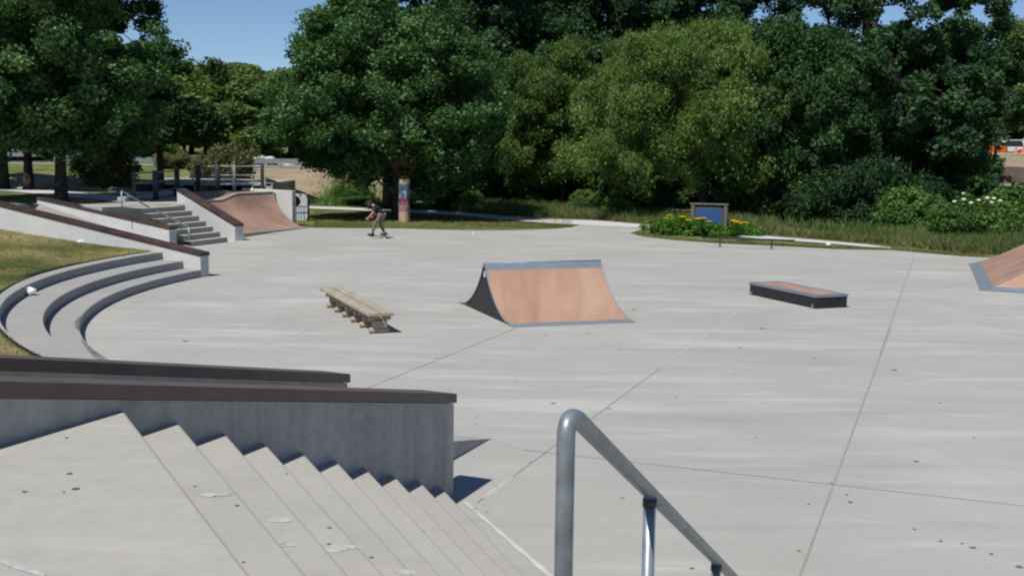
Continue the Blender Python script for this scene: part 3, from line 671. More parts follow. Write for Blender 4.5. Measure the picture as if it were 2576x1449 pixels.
# spine ramp
s0, s1, s2 = gp(1153.3, 760.9), gp(1291.8, 824.3), gp(1599.8, 811.1)
uy = (s0-s1).normalized(); dep = (s0-s1).length; ux = Vector((uy.y, -uy.x, 0)); wid = (s2-s1).length
Sf = frame(s1, ux, uy); HS = .985
sp = thing('spine_ramp', Sf(wid/2, dep/2, 0), 'tan skate ramp curved on both faces with black side in mid plaza', 'ramp')
hd = dep/2-.03; RQ = (hd*hd+HS*HS)/(2*HS)
def sz(v): t = v if v <= dep/2 else dep-v; t = min(t, hd); return RQ-math.sqrt(RQ*RQ-t*t)
def band(a, b, nm, mat, off=.0, inset=0.):
    sv = np.linspace(a, b, 16); vs = []
    for v in map(float, sv): z = sz(v)+off+.005; vs += [Sf(inset, v, z), Sf(wid-inset, v, z)]
    mb = MB(); mb.add(vs, [(2*i, 2*i+1, 2*i+3, 2*i+2) for i in range(15)], 0)
    # sheet thickness
    vt = [Vector(p) for p in vs]; mb2 = [p-Vector((0, 0, .02)) for p in vt]
    o = len(mb.v); mb.v += [tuple(p) for p in mb2]
    for i in range(15): mb.f += [(2*i, 2*i+2, o+2*i+2, o+2*i), (2*i+1, o+2*i+1, o+2*i+3, 2*i+3)]; mb.mi += [0, 0]
    mb.f += [(0, o, o+1, 1), (30, 31, o+31, o+30)]; mb.mi += [0, 0]
    return mb.build(nm, mat, sp, smooth=False)
band(.0, .30, 'foot_plate', M['plate']); band(dep-.30, dep, 'foot_plate', M['plate'])
band(.30, dep/2-.11, 'riding_surface', M['tan']); band(dep/2+.11, dep-.30, 'riding_surface', M['tan'])
band(dep/2-.11, dep/2-.03, 'top_plate', M['plate']); band(dep/2+.03, dep/2+.11, 'top_plate', M['plate'])
mb = MB(); mb.tube([Sf(-.01, dep/2, HS-.0), Sf(wid+.01, dep/2, HS-.0)], .03, 10); mb.build('coping', M['plate'], sp, smooth=True)
for s_, nm in ((0.012, 'side_panel'), (wid-.05, 'side_panel')):
    sv = np.linspace(.04, dep-.04, 34); mb = MB()
    lo = [Sf(s_, v, 0) for v in sv]; hi = [Sf(s_, v, max(sz(v)-.018, .002)) for v in sv]; lo2 = [Sf(s_+.04, v, 0) for v in sv]; hi2 = [Sf(s_+.04, v, max(sz(v)-.018, .002)) for v in sv]
    n = len(sv); mb.add(lo+hi+lo2+hi2, [q for i in range(n-1) for q in ((i, i+1, n+i+1, n+i), (2*n+i+1, 2*n+i, 3*n+i, 3*n+i+1))], 0); mb.build(nm, M['black'], sp)
for x_ in (.0, wid):
    mb = MB(); mb.tube([Sf(x_, v, sz(v)+.001) for v in np.linspace(.02, dep-.02, 30)], .013, 6); mb.build('edge_trim', M['plate'], sp, smooth=True)
mb = MB(); c = Sf(0.006, dep/2+.005, .78); mb.box(c, (.006, .085, .11), math.atan2(uy.y, uy.x)-math.pi/2); mb.build('label_plate', M['white'], sp)
for v in (.32, dep-.5):
    mb = MB(); mb.box(Sf(.0, v, .04), (.015, .04, .06), math.atan2(uy.y, uy.x)-math.pi/2); mb.build('bracket', M['plate'], sp)

# grind box
b0, b1, b2 = gp(1883.3, 741), gp(2050.6, 777.5), gp(2124.5, 773.5)
uy = (b0-b1).normalized(); ln_ = (b0-b1).length; ux = Vector((uy.y, -uy.x, 0)); wd = .82; Bf = frame(b1, ux, uy); HB = .285
gb = thing('grind_box', Bf(wd/2, ln_/2, 0), 'long low black grind box with tan top and grey steel edging', 'ramp')
rzb = math.atan2(uy.y, uy.x)-math.pi/2
mb = MB(); mb.box(Bf(wd/2, ln_/2, (HB-.03)/2+.004), (wd-.03, ln_-.03, HB-.04), rzb); mb.build('side_panel', M['black'], gb, bevel=.004)
mb = MB()
for x0, x1, y0, y1 in ((0, .13, 0, ln_), (wd-.13, wd, 0, ln_), (.13, wd-.13, 0, .13), (.13, wd-.13, ln_-.13, ln_)):
    mb.box(Bf((x0+x1)/2, (y0+y1)/2, HB-.025), (x1-x0, y1-y0, .05), rzb)
mb.build('steel_edging', M['plate'], gb)
mb = MB(); mb.box(Bf(wd/2, ln_/2, HB-.022), (wd-.262, ln_-.262, .04), rzb); mb.build('top_sheet', M['tan'], gb)
for v in (.1, ln_-.1):
    mb = MB(); mb.box(Bf(.005, v, .045), (.02, .05, .07), rzb); mb.build('bracket', M['plate'], gb)

# log bench used as a ledge
e0, e1 = gp(826, 769), gp(944, 839); uy = (e0-e1).normalized(); ln_ = (e0-e1).length; ux = Vector((uy.y, -uy.x, 0)); Lf = frame(e1, ux, uy)
rzl = math.atan2(uy.y, uy.x)-math.pi/2
be = thing('log_bench', Lf(.2, ln_/2, 0), 'low weathered timber bench of two planks on stubby log supports', 'bench')
for x in (-.155, .095):
    mb = MB(); mb.box(Lf(x+.10, ln_/2-.02, .345), (.205, ln_+.22, .065), rzl); mb.build('plank', M['wood'], be, bevel=.012)
for i in range(6):
    v = .04+(ln_-.35)*i/5
    mb = MB(); mb.tube([Lf(-.10, v, .052), Lf(.25, v, .052)], .052, 12); mb.build('base_log', M['woodend'], be, smooth=False)
    mb = MB(); mb.tube([Lf(-.11, v, .268), Lf(.28, v, .268)], .046, 12); mb.build('cross_log', M['wood'], be)
    mb = MB(); mb.box(Lf(.085, v, .162), (.24, .17, .125), rzl); mb.build('support', M['wood'], be, bevel=.01)

# hipped bank at the right
k0, k1, k2 = gp(2465, 731), gp(2437, 663.5), gp(2576, 738)
ul = (k1-k0).normalized(); ufr = (k2-k0).normalized(); 
hb = thing('hip_ramp', xy(k0+ufr*2+ul*2, 0), 'tan cornered ramp with grey steel foot plates cut by the right edge', 'ramp')
nl = Vector((ul.y, -ul.x, 0)); nf = Vector((-ufr.y, ufr.x, 0))      # uphill directions of the two faces
LL, LF = (k1-k0).length, 6.0; T_ = 2.3
def hz(t): return .385*t**1.3
def hip(t):           # point at uphill distance t from both feet
    # solve k0 + a*ul + b*ufr with distance t from each foot line
    b = t/ufr.dot(nl); a = t/ul.dot(nf); return k0+ul*a+ufr*b
def hipband(t0, t1, nm, mat, side):
    n = 12; vs = []
    for i in range(n):
        t = t0+(t1-t0)*i/(n-1); h = hip(t); z = hz(t)+.006
        far = (k1+nl*t) if side == 0 else (k0+ufr*LF+nf*t)
        vs += [xy(h, z), xy(far, z)]
    mb = MB(); mb.add(vs, [(2*i, 2*i+1, 2*i+3, 2*i+2) for i in range(n-1)], 0); return mb.build(nm, mat, hb, smooth=True)
for side in (0, 1):
    hipband(0, .30, 'foot_plate', M['plate'], side); hipband(.30, T_, 'riding_surface', M['tandull'] if side == 0 else M['tan'], side)
mb = MB(); h = hip(T_); zt = hz(T_); fa, fb = k1+nl*T_, k0+ufr*LF+nf*T_; bk_ = k0+ufr*LF+ul*LL+nl*T_
mb.add([xy(h, zt), xy(fb, zt), xy(bk_, zt), xy(fa, zt)], [(0, 1, 2, 3)], 0); mb.build('deck_sheet', M['tan'], hb)
mb = MB(); mb.tube([xy(hip(t), hz(t)+.012) for t in np.linspace(0.02, T_, 10)], .014, 6); mb.build('hip_strip', M['plate'], hb, smooth=True)
mb = MB(); sv = np.linspace(0, T_, 12)
e = [xy(k1+nl*t, hz(t)) for t in sv]; fl = [xy(k1+nl*t, 0) for t in sv]; mb.add(e+fl, [(i, i+1, 13+i, 12+i) for i in range(11)], 0); mb.build('side_panel', M['black'], hb)

# flat rail near the flower bed
ra, rb = gp(1811, 621), gp(1941, 626); dr_ = (rb-ra).normalized()
fr2 = thing('grind_rail', ra, 'low dark steel grind rail on two legs in front of the flower bed', 'rail')
mb = MB(); mb.tube([xy(ra-dr_*.62, .30), xy(rb+dr_*.75, .30)], .03, 10); mb.build('rail', M['darksteel'], fr2, smooth=True)
for p in (ra, rb):
    mb = MB(); mb.tube([xy(p, .01), xy(p, .29)], .025, 8); mb.box(xy(p, .01), (.1, .1, .01)); mb.build('leg', M['darksteel'], fr2)

# ------------------------------------------------------------------ painted column with rusty top
cb = gp(1017, 559, -.02)
co = thing('painted_column', cb, 'round post painted in blue, red, pink and orange bands on the grass', 'column')
zz = [0, .42, .47, .53, .68, .76, .88, 1.08, 1.66, 1.86]; cols = [(.42, .33, .22), (.42, .33, .22), (.13, .14, .32), (.40, .18, .10), (.42, .25, .36), (.12, .10, .12), (.20, .055, .05), (.075, .13, .24), (.42, .36, .20)]
mats = []
for i, cc in enumerate(cols):
    mats.append(simple('painted_band_%d' % i, cc, .7, 0, .45 if i in (5, 7) else .2, 5 if i in (5, 7) else 4))
mb = MB(); n = 28
for i in range(9):
    mb.add([Vector((cb.x+.245*math.cos(2*math.pi*k/n), cb.y+.245*math.sin(2*math.pi*k/n), zz[j]-.02)) for j in (i, i+1) for k in range(n)], [(k, (k+1) % n, n+(k+1) % n, n+k) for k in range(n)], i)
mb.add([Vector((cb.x+.245*math.cos(2*math.pi*k/n), cb.y+.245*math.sin(2*math.pi*k/n), 1.84)) for k in range(n)], [tuple(range(n))], 8)
# painted white figures and marks around the blue field
rs = random.Random(9)
wm = simple('painted_pale_marks', (.45, .48, .52), .7, 0, .3, 10); dm = simple('painted_dark_marks', (.02, .05, .04), .7)
mats += [wm, dm]
for q in range(26):
    a = rs.uniform(0, 2*math.pi); z = rs.uniform(1.1, 1.55) if q % 3 else rs.uniform(.78, .87); s = rs.uniform(.02, .06)
    for k in range(3):
        a2 = a+rs.uniform(-.16, .16); z2 = z+rs.uniform(-.05, .05); c = Vector((cb.x+.247*math.cos(a2), cb.y+.247*math.sin(a2), z2)); t = Vector((-math.sin(a2), math.cos(a2), 0))
        mb.add([c-t*s*.5-Vector((0, 0, s)), c+t*s*.5-Vector((0, 0, s)), c+t*s*.4+Vector((0, 0, s)), c-t*s*.4+Vector((0, 0, s*.8))], [(0, 1, 2, 3)], 9 if q % 4 else 10)
mb.build('shaft', mats, co)
mb = MB(); zb = 1.84; T = lambda x, z: Vector((cb.x+x, cb.y, zb+z))
outl = [(-.10, .02), (-.50, .52), (-.44, .60), (0.0, 1.42), (.50, .58), (.42, .50), (.10, .02)]
mb.tube([T(*p) for p in outl], .035, 6); mb.tube([T(-.42, .50), T(.1, 1.1)], .03, 6); mb.tube([T(.38, .44), T(-.12, 1.05)], .03, 6)
mb.tube([T(-.30, .30), T(.32, .30)], .03, 6); mb.tube([T(0, .0), T(0, 1.35)], .03, 6); mb.tube([T(-.45, .56), T(.47, .56)], .03, 6)
mb.add([T(-.16, .62)+Vector((0, -.01, 0)), T(.14, .62)+Vector((0, -.01, 0)), T(0, 1.3)+Vector((0, -.01, 0)), T(-.16, .62)+Vector((0, .01, 0)), T(.14, .62)+Vector((0, .01, 0)), T(0, 1.3)+Vector((0, .01, 0))], [(0, 1, 2), (5, 4, 3)], 0)
mb.build('finial', M['rust'], co)

# ------------------------------------------------------------------ sign board
sl_, sr_ = gp(1741, 590), gp(1824, 593)
sg = thing('sign_board', (sl_+sr_)/2, 'blue notice board in a weathered timber frame above the flower bed', 'sign')
du = (sr_-sl_).normalized(); rzs = math.atan2(du.y, du.x)
ztop = 1.16
for p in (sl_, sr_):
    mb = MB(); mb.box(xy(p, ztop/2), (.13, .13, ztop), rzs); mb.build('post', M['signpost'], sg, bevel=.008)
mid = (sl_+sr_)/2; wdt = (sr_-sl_).length
mb = MB(); mb.box(xy(mid, ztop+.032), (wdt+.20, .16, .06), rzs); mb.build('cap', M['signpost'], sg, bevel=.008)
mb = MB()
for s_ in (-1, 1): mb.box(xy(mid+du*s_*(wdt/2-.13), .74), (.09, .05, .64), rzs)
for z_ in (.44, 1.06): mb.box(xy(mid, z_), (wdt-.352, .05, .055), rzs)
mb.build('inner_frame', simple('sign_inner_frame', (.07, .075, .07), .8), sg)
bd = MB(); bd.box(xy(mid-Vector((0, .012, 0)), .75), (wdt-.352, .03, .56), rzs); bdo = bd.build('panel', M['signblue'], sg)
mb = MB(); rs = random.Random(2); nfr = Vector((du.y, -du.x, 0))
for i in range(9):
    z_ = .97-i*.052; l = (wdt-.5)*(rs.uniform(.5, 1) if i else .6)
    mb.box(xy(mid-Vector((0, .012, 0))+nfr*.017+du*(l-(wdt-.5))*.5*(0 if i == 0 else 1), z_), (l, .002, .012 if i else .02), rzs)
mb.build('text_lines', M['signbluelt'], bdo)

# ------------------------------------------------------------------ foliage
def leaves(centers, radii, per, size, g, up=.25, elong=1.6, squash=.8, shell=.12, droop=0.):
    """leaf quads scattered through clumps; returns verts, quads, tint"""
    n = len(centers); idx = np.repeat(np.arange(n), per); m = len(idx)
    d = g.normal(size=(m, 3)); d /= np.linalg.norm(d, axis=1, keepdims=True)
    rr = radii[idx]*(shell+(1-shell)*g.random(m)**.6)
    off = d*rr[:, None]; off[:, 2] *= squash
    if droop: off[:, 2] -= droop*g.random(m)**1.2*radii[idx]
    p = centers[idx]+off
    nrm = d*.7+g.normal(0, 1.0, (m, 3)); nrm[:, 2] += up; nrm /= np.linalg.norm(nrm, axis=1, keepdims=True)
    a = g.normal(size=(m, 3)); 
    if droop: a = a*.45+np.array([0, 0, -1.])
    u = a-nrm*np.sum(a*nrm, 1, keepdims=True); u /= np.linalg.norm(u, axis=1, keepdims=True); v = np.cross(nrm, u)
    s = (size*g.uniform(.6, 1.3, m))[:, None]
    V = np.stack([p-u*s*elong*.5, p+v*s*.5, p+u*s*elong*.5, p-v*s*.5], 1).reshape(-1, 3)
    Q = np.arange(4*m).reshape(m, 4)
    ct = g.random(n)
    wv = .5+.5*np.sin(p[:, 0]*.9+2*np.sin(p[:, 2]*.6))*np.sin(p[:, 2]*.8+p[:, 1]*.7)
    t = np.clip(.16+.30*ct[idx]+.26*wv+g.normal(0, .18, m), 0, 1)
    return V, Q, t
def crownpts(g, lobes, n, fill=.35, bough=None):
    """leaf clumps carried on rounded boughs spread near the outside of a union of ellipsoid lobes, with gaps between boughs"""
    w_ = np.array([l[1][0]*l[1][1]*l[1][2] for l in lobes])**.67; w_ /= w_.sum()
    big = max(max(l[1]) for l in lobes)
    if big < 1.8:
        out = []
        while len(out) < n:
            k = g.choice(len(lobes), p=w_); c, r = lobes[k]; d = g.normal(size=3); d /= np.linalg.norm(d)
            out.append(np.array(c)+d*np.array(r)*(fill+(1-fill)*g.random()**.45))
        return np.array(out)
    nb = max(12, n//5); bs = []; br = bough or big*.20; tries = 0
    while len(bs) < nb and tries < nb*30:
        tries += 1
        k = g.choice(len(lobes), p=w_); c, r = lobes[k]; d = g.normal(size=3); d /= np.linalg.norm(d)
        p = np.array(c)+d*np.array(r)*(fill+(1-fill)*g.random()**.35)*(.92+.14*g.random())
        if all(np.linalg.norm(p-q[0]) > br*.6 for q in bs): bs.append((p, br*g.uniform(.65, 1.2), d))
    out = []
    for i in range(n):
        p, r, d = bs[g.integers(0, len(bs))]; e = g.normal(size=3)+d*.8+np.array([0, 0, .45]); e /= np.linalg.norm(e)
        out.append(p+e*r*np.array([1.15, 1.15, .8])*(.3+.85*g.random()**.5))
    return np.array(out)
def trunkmesh(g, H, r0, lobes, lean=(0, 0), nl=12, base=(0, 0, 0), fork=.4):
    mb = MB(); b = Vector(base); top = Vector((b.x+lean[0], b.y+lean[1], b.z+H)); pts = [b-Vector((0, 0, .3)), b+Vector((0, 0, .15))]; rs_ = [r0*1.35, r0*1.08]
    for i in range(1, 9):
        t = i/8; p = b.lerp(top, t)+Vector((g.normal(0, .05), g.normal(0, .05), 0))*H*.12*t; pts.append(p); rs_.append(r0*(1-.8*t))
    mb.tube(pts, rs_, 9)
    for i in range(nl):
        c, r = lobes[i % len(lobes)]; t = fork+(1-fork)*g.random()*.8; k = min(int(t*8)+1, 9); s = pts[k]
        d = g.normal(size=3); d /= np.linalg.norm(d); e = Vector(np.array(c)+d*np.array(r)*.75)
        m_ = s.lerp(e, .5)+Vector((0, 0, -.08*(e-s).length))*(1 if e.z > s.z else -1)
        rr = rs_[k]*.5; mb.tube([s, s.lerp(m_, .5), m_, m_.lerp(e, .6), e], [rr, rr*.8, rr*.55, rr*.35, rr*.12], 6)
    return mb
def tree(name, loc, lobes, nclump, per, size, leafm, label, cat='tree', r0=.25, H=6, clr=(.5, .9), seed=1, group=None, fill=.35, lean=(0, 0), droop=0., elong=1.6, bark='bark', squash=.8, up=.25, nl=12, fork=.4, trunk=True):
    g = np.random.default_rng(seed); t = thing(name, loc, label, cat, group)
    c = crownpts(g, lobes, nclump, fill); rad = g.uniform(clr[0], clr[1], nclump)
    V, Q, ti = leaves(c, rad, per, size, g, droop=droop, elong=elong, squash=squash, up=up)
    me = rawmesh('crown', V, Q, M[leafm], tint=ti, link=False); o = bpy.data.objects.new('crown', me); C.objects.link(o); o.parent = t
    if trunk:
        mb = trunkmesh(g, H, r0, lobes, lean, nl, fork=fork); tr = mb.build('trunk', M[bark]); tr.parent = t
        for p in tr.data.polygons: p.use_smooth = True
    return t
def copy_tree(o, loc, rz, s, label, group=None):
    c = o.copy(); C.objects.link(c); c.location = loc; c.rotation_euler = (0, 0, rz); c.scale = s if hasattr(s, '__len__') else (s, s, s); c['label'] = label
    if group: c['group'] = group
    for ch in list(o.children):
        d = ch.copy(); C.objects.link(d); d.parent = c; d.matrix_parent_inverse = Matrix.Identity(4)
    return c

# left maple, close to the steps
T1 = gp(155, 503, TZ)
tree('maple_tree', xy(T1, TZ-.05), [((-1.0, 0, 6.0), (3.9, 3.9, 3.6)), ((-2.2, -.3, 4.6), (3.4, 3.2, 2.6)), ((1.1, .3, 5.2), (2.3, 2.6, 2.6)), ((-.6, 0, 8.6), (3.1, 3.0, 2.6)), ((1.1, .2, 3.4), (2.1, 2.2, 1.5))],
     760, 210, .115, 'leaf_maple', 'large dark maple rooted beside the left path, its trunk behind the pale wall', r0=.24, H=7.5, clr=(.3, .8), seed=21, elong=1.3)
T2 = gd(405, 55, TZ)
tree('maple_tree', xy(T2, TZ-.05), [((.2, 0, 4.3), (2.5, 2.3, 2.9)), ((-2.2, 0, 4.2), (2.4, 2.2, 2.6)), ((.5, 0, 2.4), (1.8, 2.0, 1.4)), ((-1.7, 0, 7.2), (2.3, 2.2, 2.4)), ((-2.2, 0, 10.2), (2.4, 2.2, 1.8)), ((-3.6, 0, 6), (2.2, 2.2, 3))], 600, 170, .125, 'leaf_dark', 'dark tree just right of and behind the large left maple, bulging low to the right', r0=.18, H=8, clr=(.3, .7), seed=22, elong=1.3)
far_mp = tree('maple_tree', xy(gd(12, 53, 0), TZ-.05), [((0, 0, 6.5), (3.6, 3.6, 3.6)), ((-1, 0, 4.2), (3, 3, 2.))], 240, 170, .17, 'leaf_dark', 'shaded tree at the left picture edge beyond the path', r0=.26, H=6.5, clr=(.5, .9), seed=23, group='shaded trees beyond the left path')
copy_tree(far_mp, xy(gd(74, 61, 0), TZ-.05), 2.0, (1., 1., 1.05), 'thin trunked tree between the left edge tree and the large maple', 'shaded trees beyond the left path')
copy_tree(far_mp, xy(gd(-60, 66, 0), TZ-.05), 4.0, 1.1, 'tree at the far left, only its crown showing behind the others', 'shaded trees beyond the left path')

# centre maple
TM = gp(999, 552, 0)
tree('maple_tree', xy(TM, -.05), [((-.2, .6, 5.6), (4.3, 3.9, 3.6)), ((-2.6, .3, 4.9), (2.9, 3, 2.5)), ((2.3, .3, 5.3), (2.7, 2.9, 3.1)), ((.2, .6, 8.3), (3.0, 3, 2.2)), ((-1.3, .3, 7.4), (2.6, 2.6, 2.2)), ((1.8, .3, 3.2), (2.6, 2.4, 1.6)), ((-1.2, .2, 3.5), (2.4, 2.2, 1.4)), ((-3.9, .2, 4.7), (1.7, 2., 1.9))],
     950, 210, .115, 'leaf_maple', 'broad full maple behind the painted column in the middle of the view', r0=.27, H=7.2, clr=(.3, .8), seed=31, elong=1.3)
TM2 = gd(974, 61, 0)
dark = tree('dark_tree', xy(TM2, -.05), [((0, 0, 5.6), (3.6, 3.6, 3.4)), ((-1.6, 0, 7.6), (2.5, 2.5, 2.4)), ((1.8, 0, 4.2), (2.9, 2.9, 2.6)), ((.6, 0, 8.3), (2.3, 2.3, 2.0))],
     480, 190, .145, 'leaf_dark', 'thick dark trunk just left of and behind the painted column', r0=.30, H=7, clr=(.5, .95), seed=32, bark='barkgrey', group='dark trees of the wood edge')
# willows
wl = tree('willow_tree', xy(gd(1770, 54, 0), .0), [((-.4, 0, 5.7), (4.4, 3.8, 3.1)), ((2.2, -.4, 4.7), (3.2, 3.2, 2.6)), ((-3.0, 0, 4.0), (3.3, 3., 2.3)), ((1.2, 0, 7.3), (3.2, 2.8, 2.1)), ((-2, 0, 6.6), (2.3, 2.5, 1.8)), ((1.8, -.8, 3.3), (2.3, 2., 1.3))],
     1000, 240, .062, 'leaf_willow', 'largest pale feathery willow standing behind the blue notice board', r0=.3, H=6.5, clr=(.32, .8), seed=41, droop=.9, elong=3.2, squash=.9)
tree('willow_tree', xy(gd(1415, 62, 0), 0), [((0, 0, 5.2), (2.9, 2.9, 3.0)), ((1.2, 0, 7.0), (2.1, 2.3, 2.1)), ((-1.0, 0, 6.5), (1.9, 2.0, 2.2)), ((-.5, 0, 3.2), (2.9, 2.6, 2.)), ((2.4, 0, 4.0), (2.6, 2.4, 2.))],
     560, 240, .07, 'leaf_willow2', 'olive green willow between the centre maple and the large pale willow', r0=.22, H=6, clr=(.4, .75), seed=42, droop=.7, elong=2.8)
# cottonwoods (tall, open)
ct = tree('cottonwood_tree', xy(gd(1290, 74, 0), .5), [((0, 0, 8), (3.6, 3.6, 4.2)), ((-1.8, 0, 11.6), (3, 3, 3.)), ((2.2, 0, 11), (3, 3, 3.)), ((.5, 0, 14.5), (3.4, 3.2, 2.6)), ((2.8, 0, 7.2), (2.4, 2.4, 2.2))],
     480, 170, .16, 'leaf_cotton', 'tall cottonwood rising above the centre maple, its right side against sky', r0=.42, H=14, clr=(.5, 1.0), seed=51, fill=.5, fork=.3, nl=18, group='tall cottonwoods behind the willows')
cl = [(1120, 78, .3, 1.0, 'tall cottonwood whose top shows just above the centre maple'), (1470, 80, 2.1, 1.05, 'tall cottonwood directly behind the olive willow'), (1620, 76, 4.2, .98, 'tall cottonwood left of centre behind the large pale willow'),
      (1790, 82, 5.3, 1.08, 'tall cottonwood whose crown ends beside the sky gap above the willow')]
for x, dpt, rz, s, lb in cl: copy_tree(ct, xy(gd(x, dpt, 0), .5), rz, s, lb, 'tall cottonwoods behind the willows')
# right tall cottonwood with bare upper trunk
tree('cottonwood_tree', xy(gd(2178, 53, 0), .1), [((-2.3, 0, 8.9), (1.9, 2.0, 1.9)), ((2.0, .8, 9.4), (2.3, 2.2, 2.6)), ((-1.2, .8, 11.2), (2.2, 2, 1.4)), ((.3, .4, 5.9), (3.4, 3.2, 2.6)), ((-2.9, -.4, 5.4), (2.4, 2.4, 2.0)), ((3.2, 0, 6.2), (2.2, 2.3, 2.2)), ((-.5, -1.6, 4.9), (3.6, 2.6, 1.7)), ((2.8, -1.2, 4.6), (2.6, 2.4, 1.6)), ((4.6, .4, 8.9), (1.8, 1.6, 1.6))],
     700, 180, .125, 'leaf_cotton', 'tall tree with thick bare trunk reaching the top edge right of the willow', r0=.40, H=13, lean=(-.6, 0), clr=(.32, .65), seed=52, fill=.3, nl=16, fork=.25)
# dark trees filling the wood edge
dl = [(1330, 66, 1.1, (.85, .85, .8), 'dark tree low behind the centre maple and olive willow'), (1560, 68, 2.6, (1, 1, .9), 'dark tree showing in the gap between the two willows'),
      (1950, 53, 3.7, (.74, .74, .86), 'dark slender tree between the pale willow and the bare trunk tree'), (2300, 56, .4, (.75, .75, .85), 'dark bluish tree filling the right wood edge'),
      (2230, 68, 5.1, (1.15, 1.1, 1.0), 'dark tree behind the bare trunk tree'), (1880, 74, 2.9, (1.2, 1.2, 1.05), 'dark tree behind the right half of the pale willow'),
      (1150, 72, 4.4, (1.1, 1.1, .9), 'dark tree behind the right half of the centre maple'), (2075, 51, 1.9, (.64, .64, .82), 'dark tree low left of the bare trunk tree'),
      (1700, 70, .9, (1.2, 1.2, .9), 'dark tree deep behind the large pale willow')]
for x, dpt, rz, s, lb in dl: copy_tree(dark, xy(gd(x, dpt, 0), .3), rz, s, lb, 'dark trees of the wood edge')
# right edge trees with several stems
rt = thing('stemmed_tree', xy(gd(2470, 72, 0), .6), 'tree on three bare leaning stems at the right, dirt field behind', 'tree', None)
g = np.random.default_rng(61); lobes = [((0, 0, 6.0), (3.0, 3, 2.3)), ((2.2, 0, 7.2), (2.6, 2.6, 2.2)), ((-1.6, 0, 7.2), (2.4, 2.4, 2.2)), ((2.6, 0, 5.6), (1.8, 2, 1.4)), ((-2, 0, 5.0), (1.8, 1.9, 1.5))]
V, Q, ti = leaves(crownpts(g, lobes, 260, .35), g.uniform(.45, .85, 260), 170, .16, g)
me = rawmesh('crown', V, Q, M['leaf_dark'], tint=ti, link=False); o = bpy.data.objects.new('crown', me); C.objects.link(o); o.parent = rt
for dx, tx in ((-.35, -1.1), (.25, -.1), (.45, 1.0), (-.2, .35)):
    mb = MB(); pts = [Vector((dx*.6+(tx-dx*.6)*(t**1.3)+.08*math.sin(7*t+dx*9), .1*dx, -.4+5.6*t)) for t in np.linspace(0, 1, 8)]
    mb.tube(pts, [.15-.09*t for t in np.linspace(0, 1, 8)], 8); s_ = mb.build('trunk', M['bark']); s_.parent = rt
ye = tree('olive_tree', xy(gd(2600, 80, 0), .6), [((0, 0, 8.0), (3.6, 3.2, 3.0)), ((-1.2, 0, 9.9), (2.6, 2.2, 2.0))], 330, 150, .17, 'leaf_hill', 'yellowish tree cut by the right picture edge', r0=.25, H=7, clr=(.5, .9), seed=62)

# hillside wood far behind (each tree still a thing)
fb = tree('hill_tree', (0, 0, 0), [((0, 0, 7), (4.6, 4.6, 4.2)), ((1.8, 0, 9), (2.8, 2.8, 2.2)), ((-2, .5, 5), (3, 3, 3.))], 150, 130, .34, 'leaf_hill', 'yellow green tree on the far hillside left of the centre maple', r0=.3, H=8, clr=(.9, 1.6), seed=71, group='far hillside trees', nl=6)
rs = random.Random(12); HL = 'yellow green tree among the far hillside wood seen left of the centre maple'
first = True
spots = []
for row, dpt in enumerate((118, 136, 156, 178)):
    for x in range(380, 920, 52): spots.append((x+rs.uniform(-18, 18), dpt+rs.uniform(-6, 6), row))
for x, dpt, row in spots:
    p = gd(x, dpt, 0); z = float(hgt(p.x, p.y))-.2+row*1.0
    s = (rs.uniform(.8, 1.1), rs.uniform(.8, 1.1), rs.uniform(.68, .9)*(.92+.06*row))
    if first: fb.location = xy(p, z); fb.scale = s; fb['label'] = HL; first = False
    else: copy_tree(fb, xy(p, z), rs.uniform(0, 6.28), s, HL, 'far hillside trees')
BL = 'dark tree of the back row closing the wood beyond the plaza'
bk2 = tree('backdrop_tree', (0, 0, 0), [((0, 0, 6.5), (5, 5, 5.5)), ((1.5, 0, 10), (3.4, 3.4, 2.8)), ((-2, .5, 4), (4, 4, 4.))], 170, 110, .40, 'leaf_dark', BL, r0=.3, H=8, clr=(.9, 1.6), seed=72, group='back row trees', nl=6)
first = True
for x, dpt, hs in ((1000, 96, .95), (1090, 104, .9), (1180, 94, .95), (1270, 102, .9), (1360, 92, .85), (1450, 100, .95), (1540, 92, .9), (1630, 102, .95), (1720, 94, .9), (1810, 104, .95), (1900, 94, .8), (1990, 100, .75), (2080, 90, .8), (2170, 98, .8), (2260, 88, .8), (2340, 96, .75), (930, 92, .8), (1135, 86, .7), (1500, 84, .6), (1680, 86, .6), (2030, 82, .6), (2200, 80, .6)):
    p = gd(x, dpt, 0); z = float(hgt(p.x, p.y))-.3
    if first: bk2.location = xy(p, z); bk2.scale = (.9, .9, hs); first = False
    else: copy_tree(bk2, xy(p, z), rs.uniform(0, 6.28), (.9, .9, hs), BL, 'back row trees')
# right background tree line beyond the dirt field
for x, dpt in ((2420, 190), (2500, 200), (2580, 186), (2660, 195), (2380, 175), (2330, 190)):
    p = gd(x, dpt, 0); copy_tree(fb, xy(p, float(hgt(p.x, p.y))), rs.uniform(0, 6.28), (1.2, 1.2, .95), 'olive tree far beyond the dirt field at the right', 'trees beyond the dirt field')
for x, dpt in ((-150, 110), (-60, 118), (40, 108), (130, 120), (220, 112), (310, 122)):
    p = gd(x, dpt, 0); copy_tree(bk2, xy(p, float(hgt(p.x, p.y))), rs.uniform(0, 6.28), (.9, .9, .85), 'distant tree glimpsed under the large left maple', 'distant trees at the left')

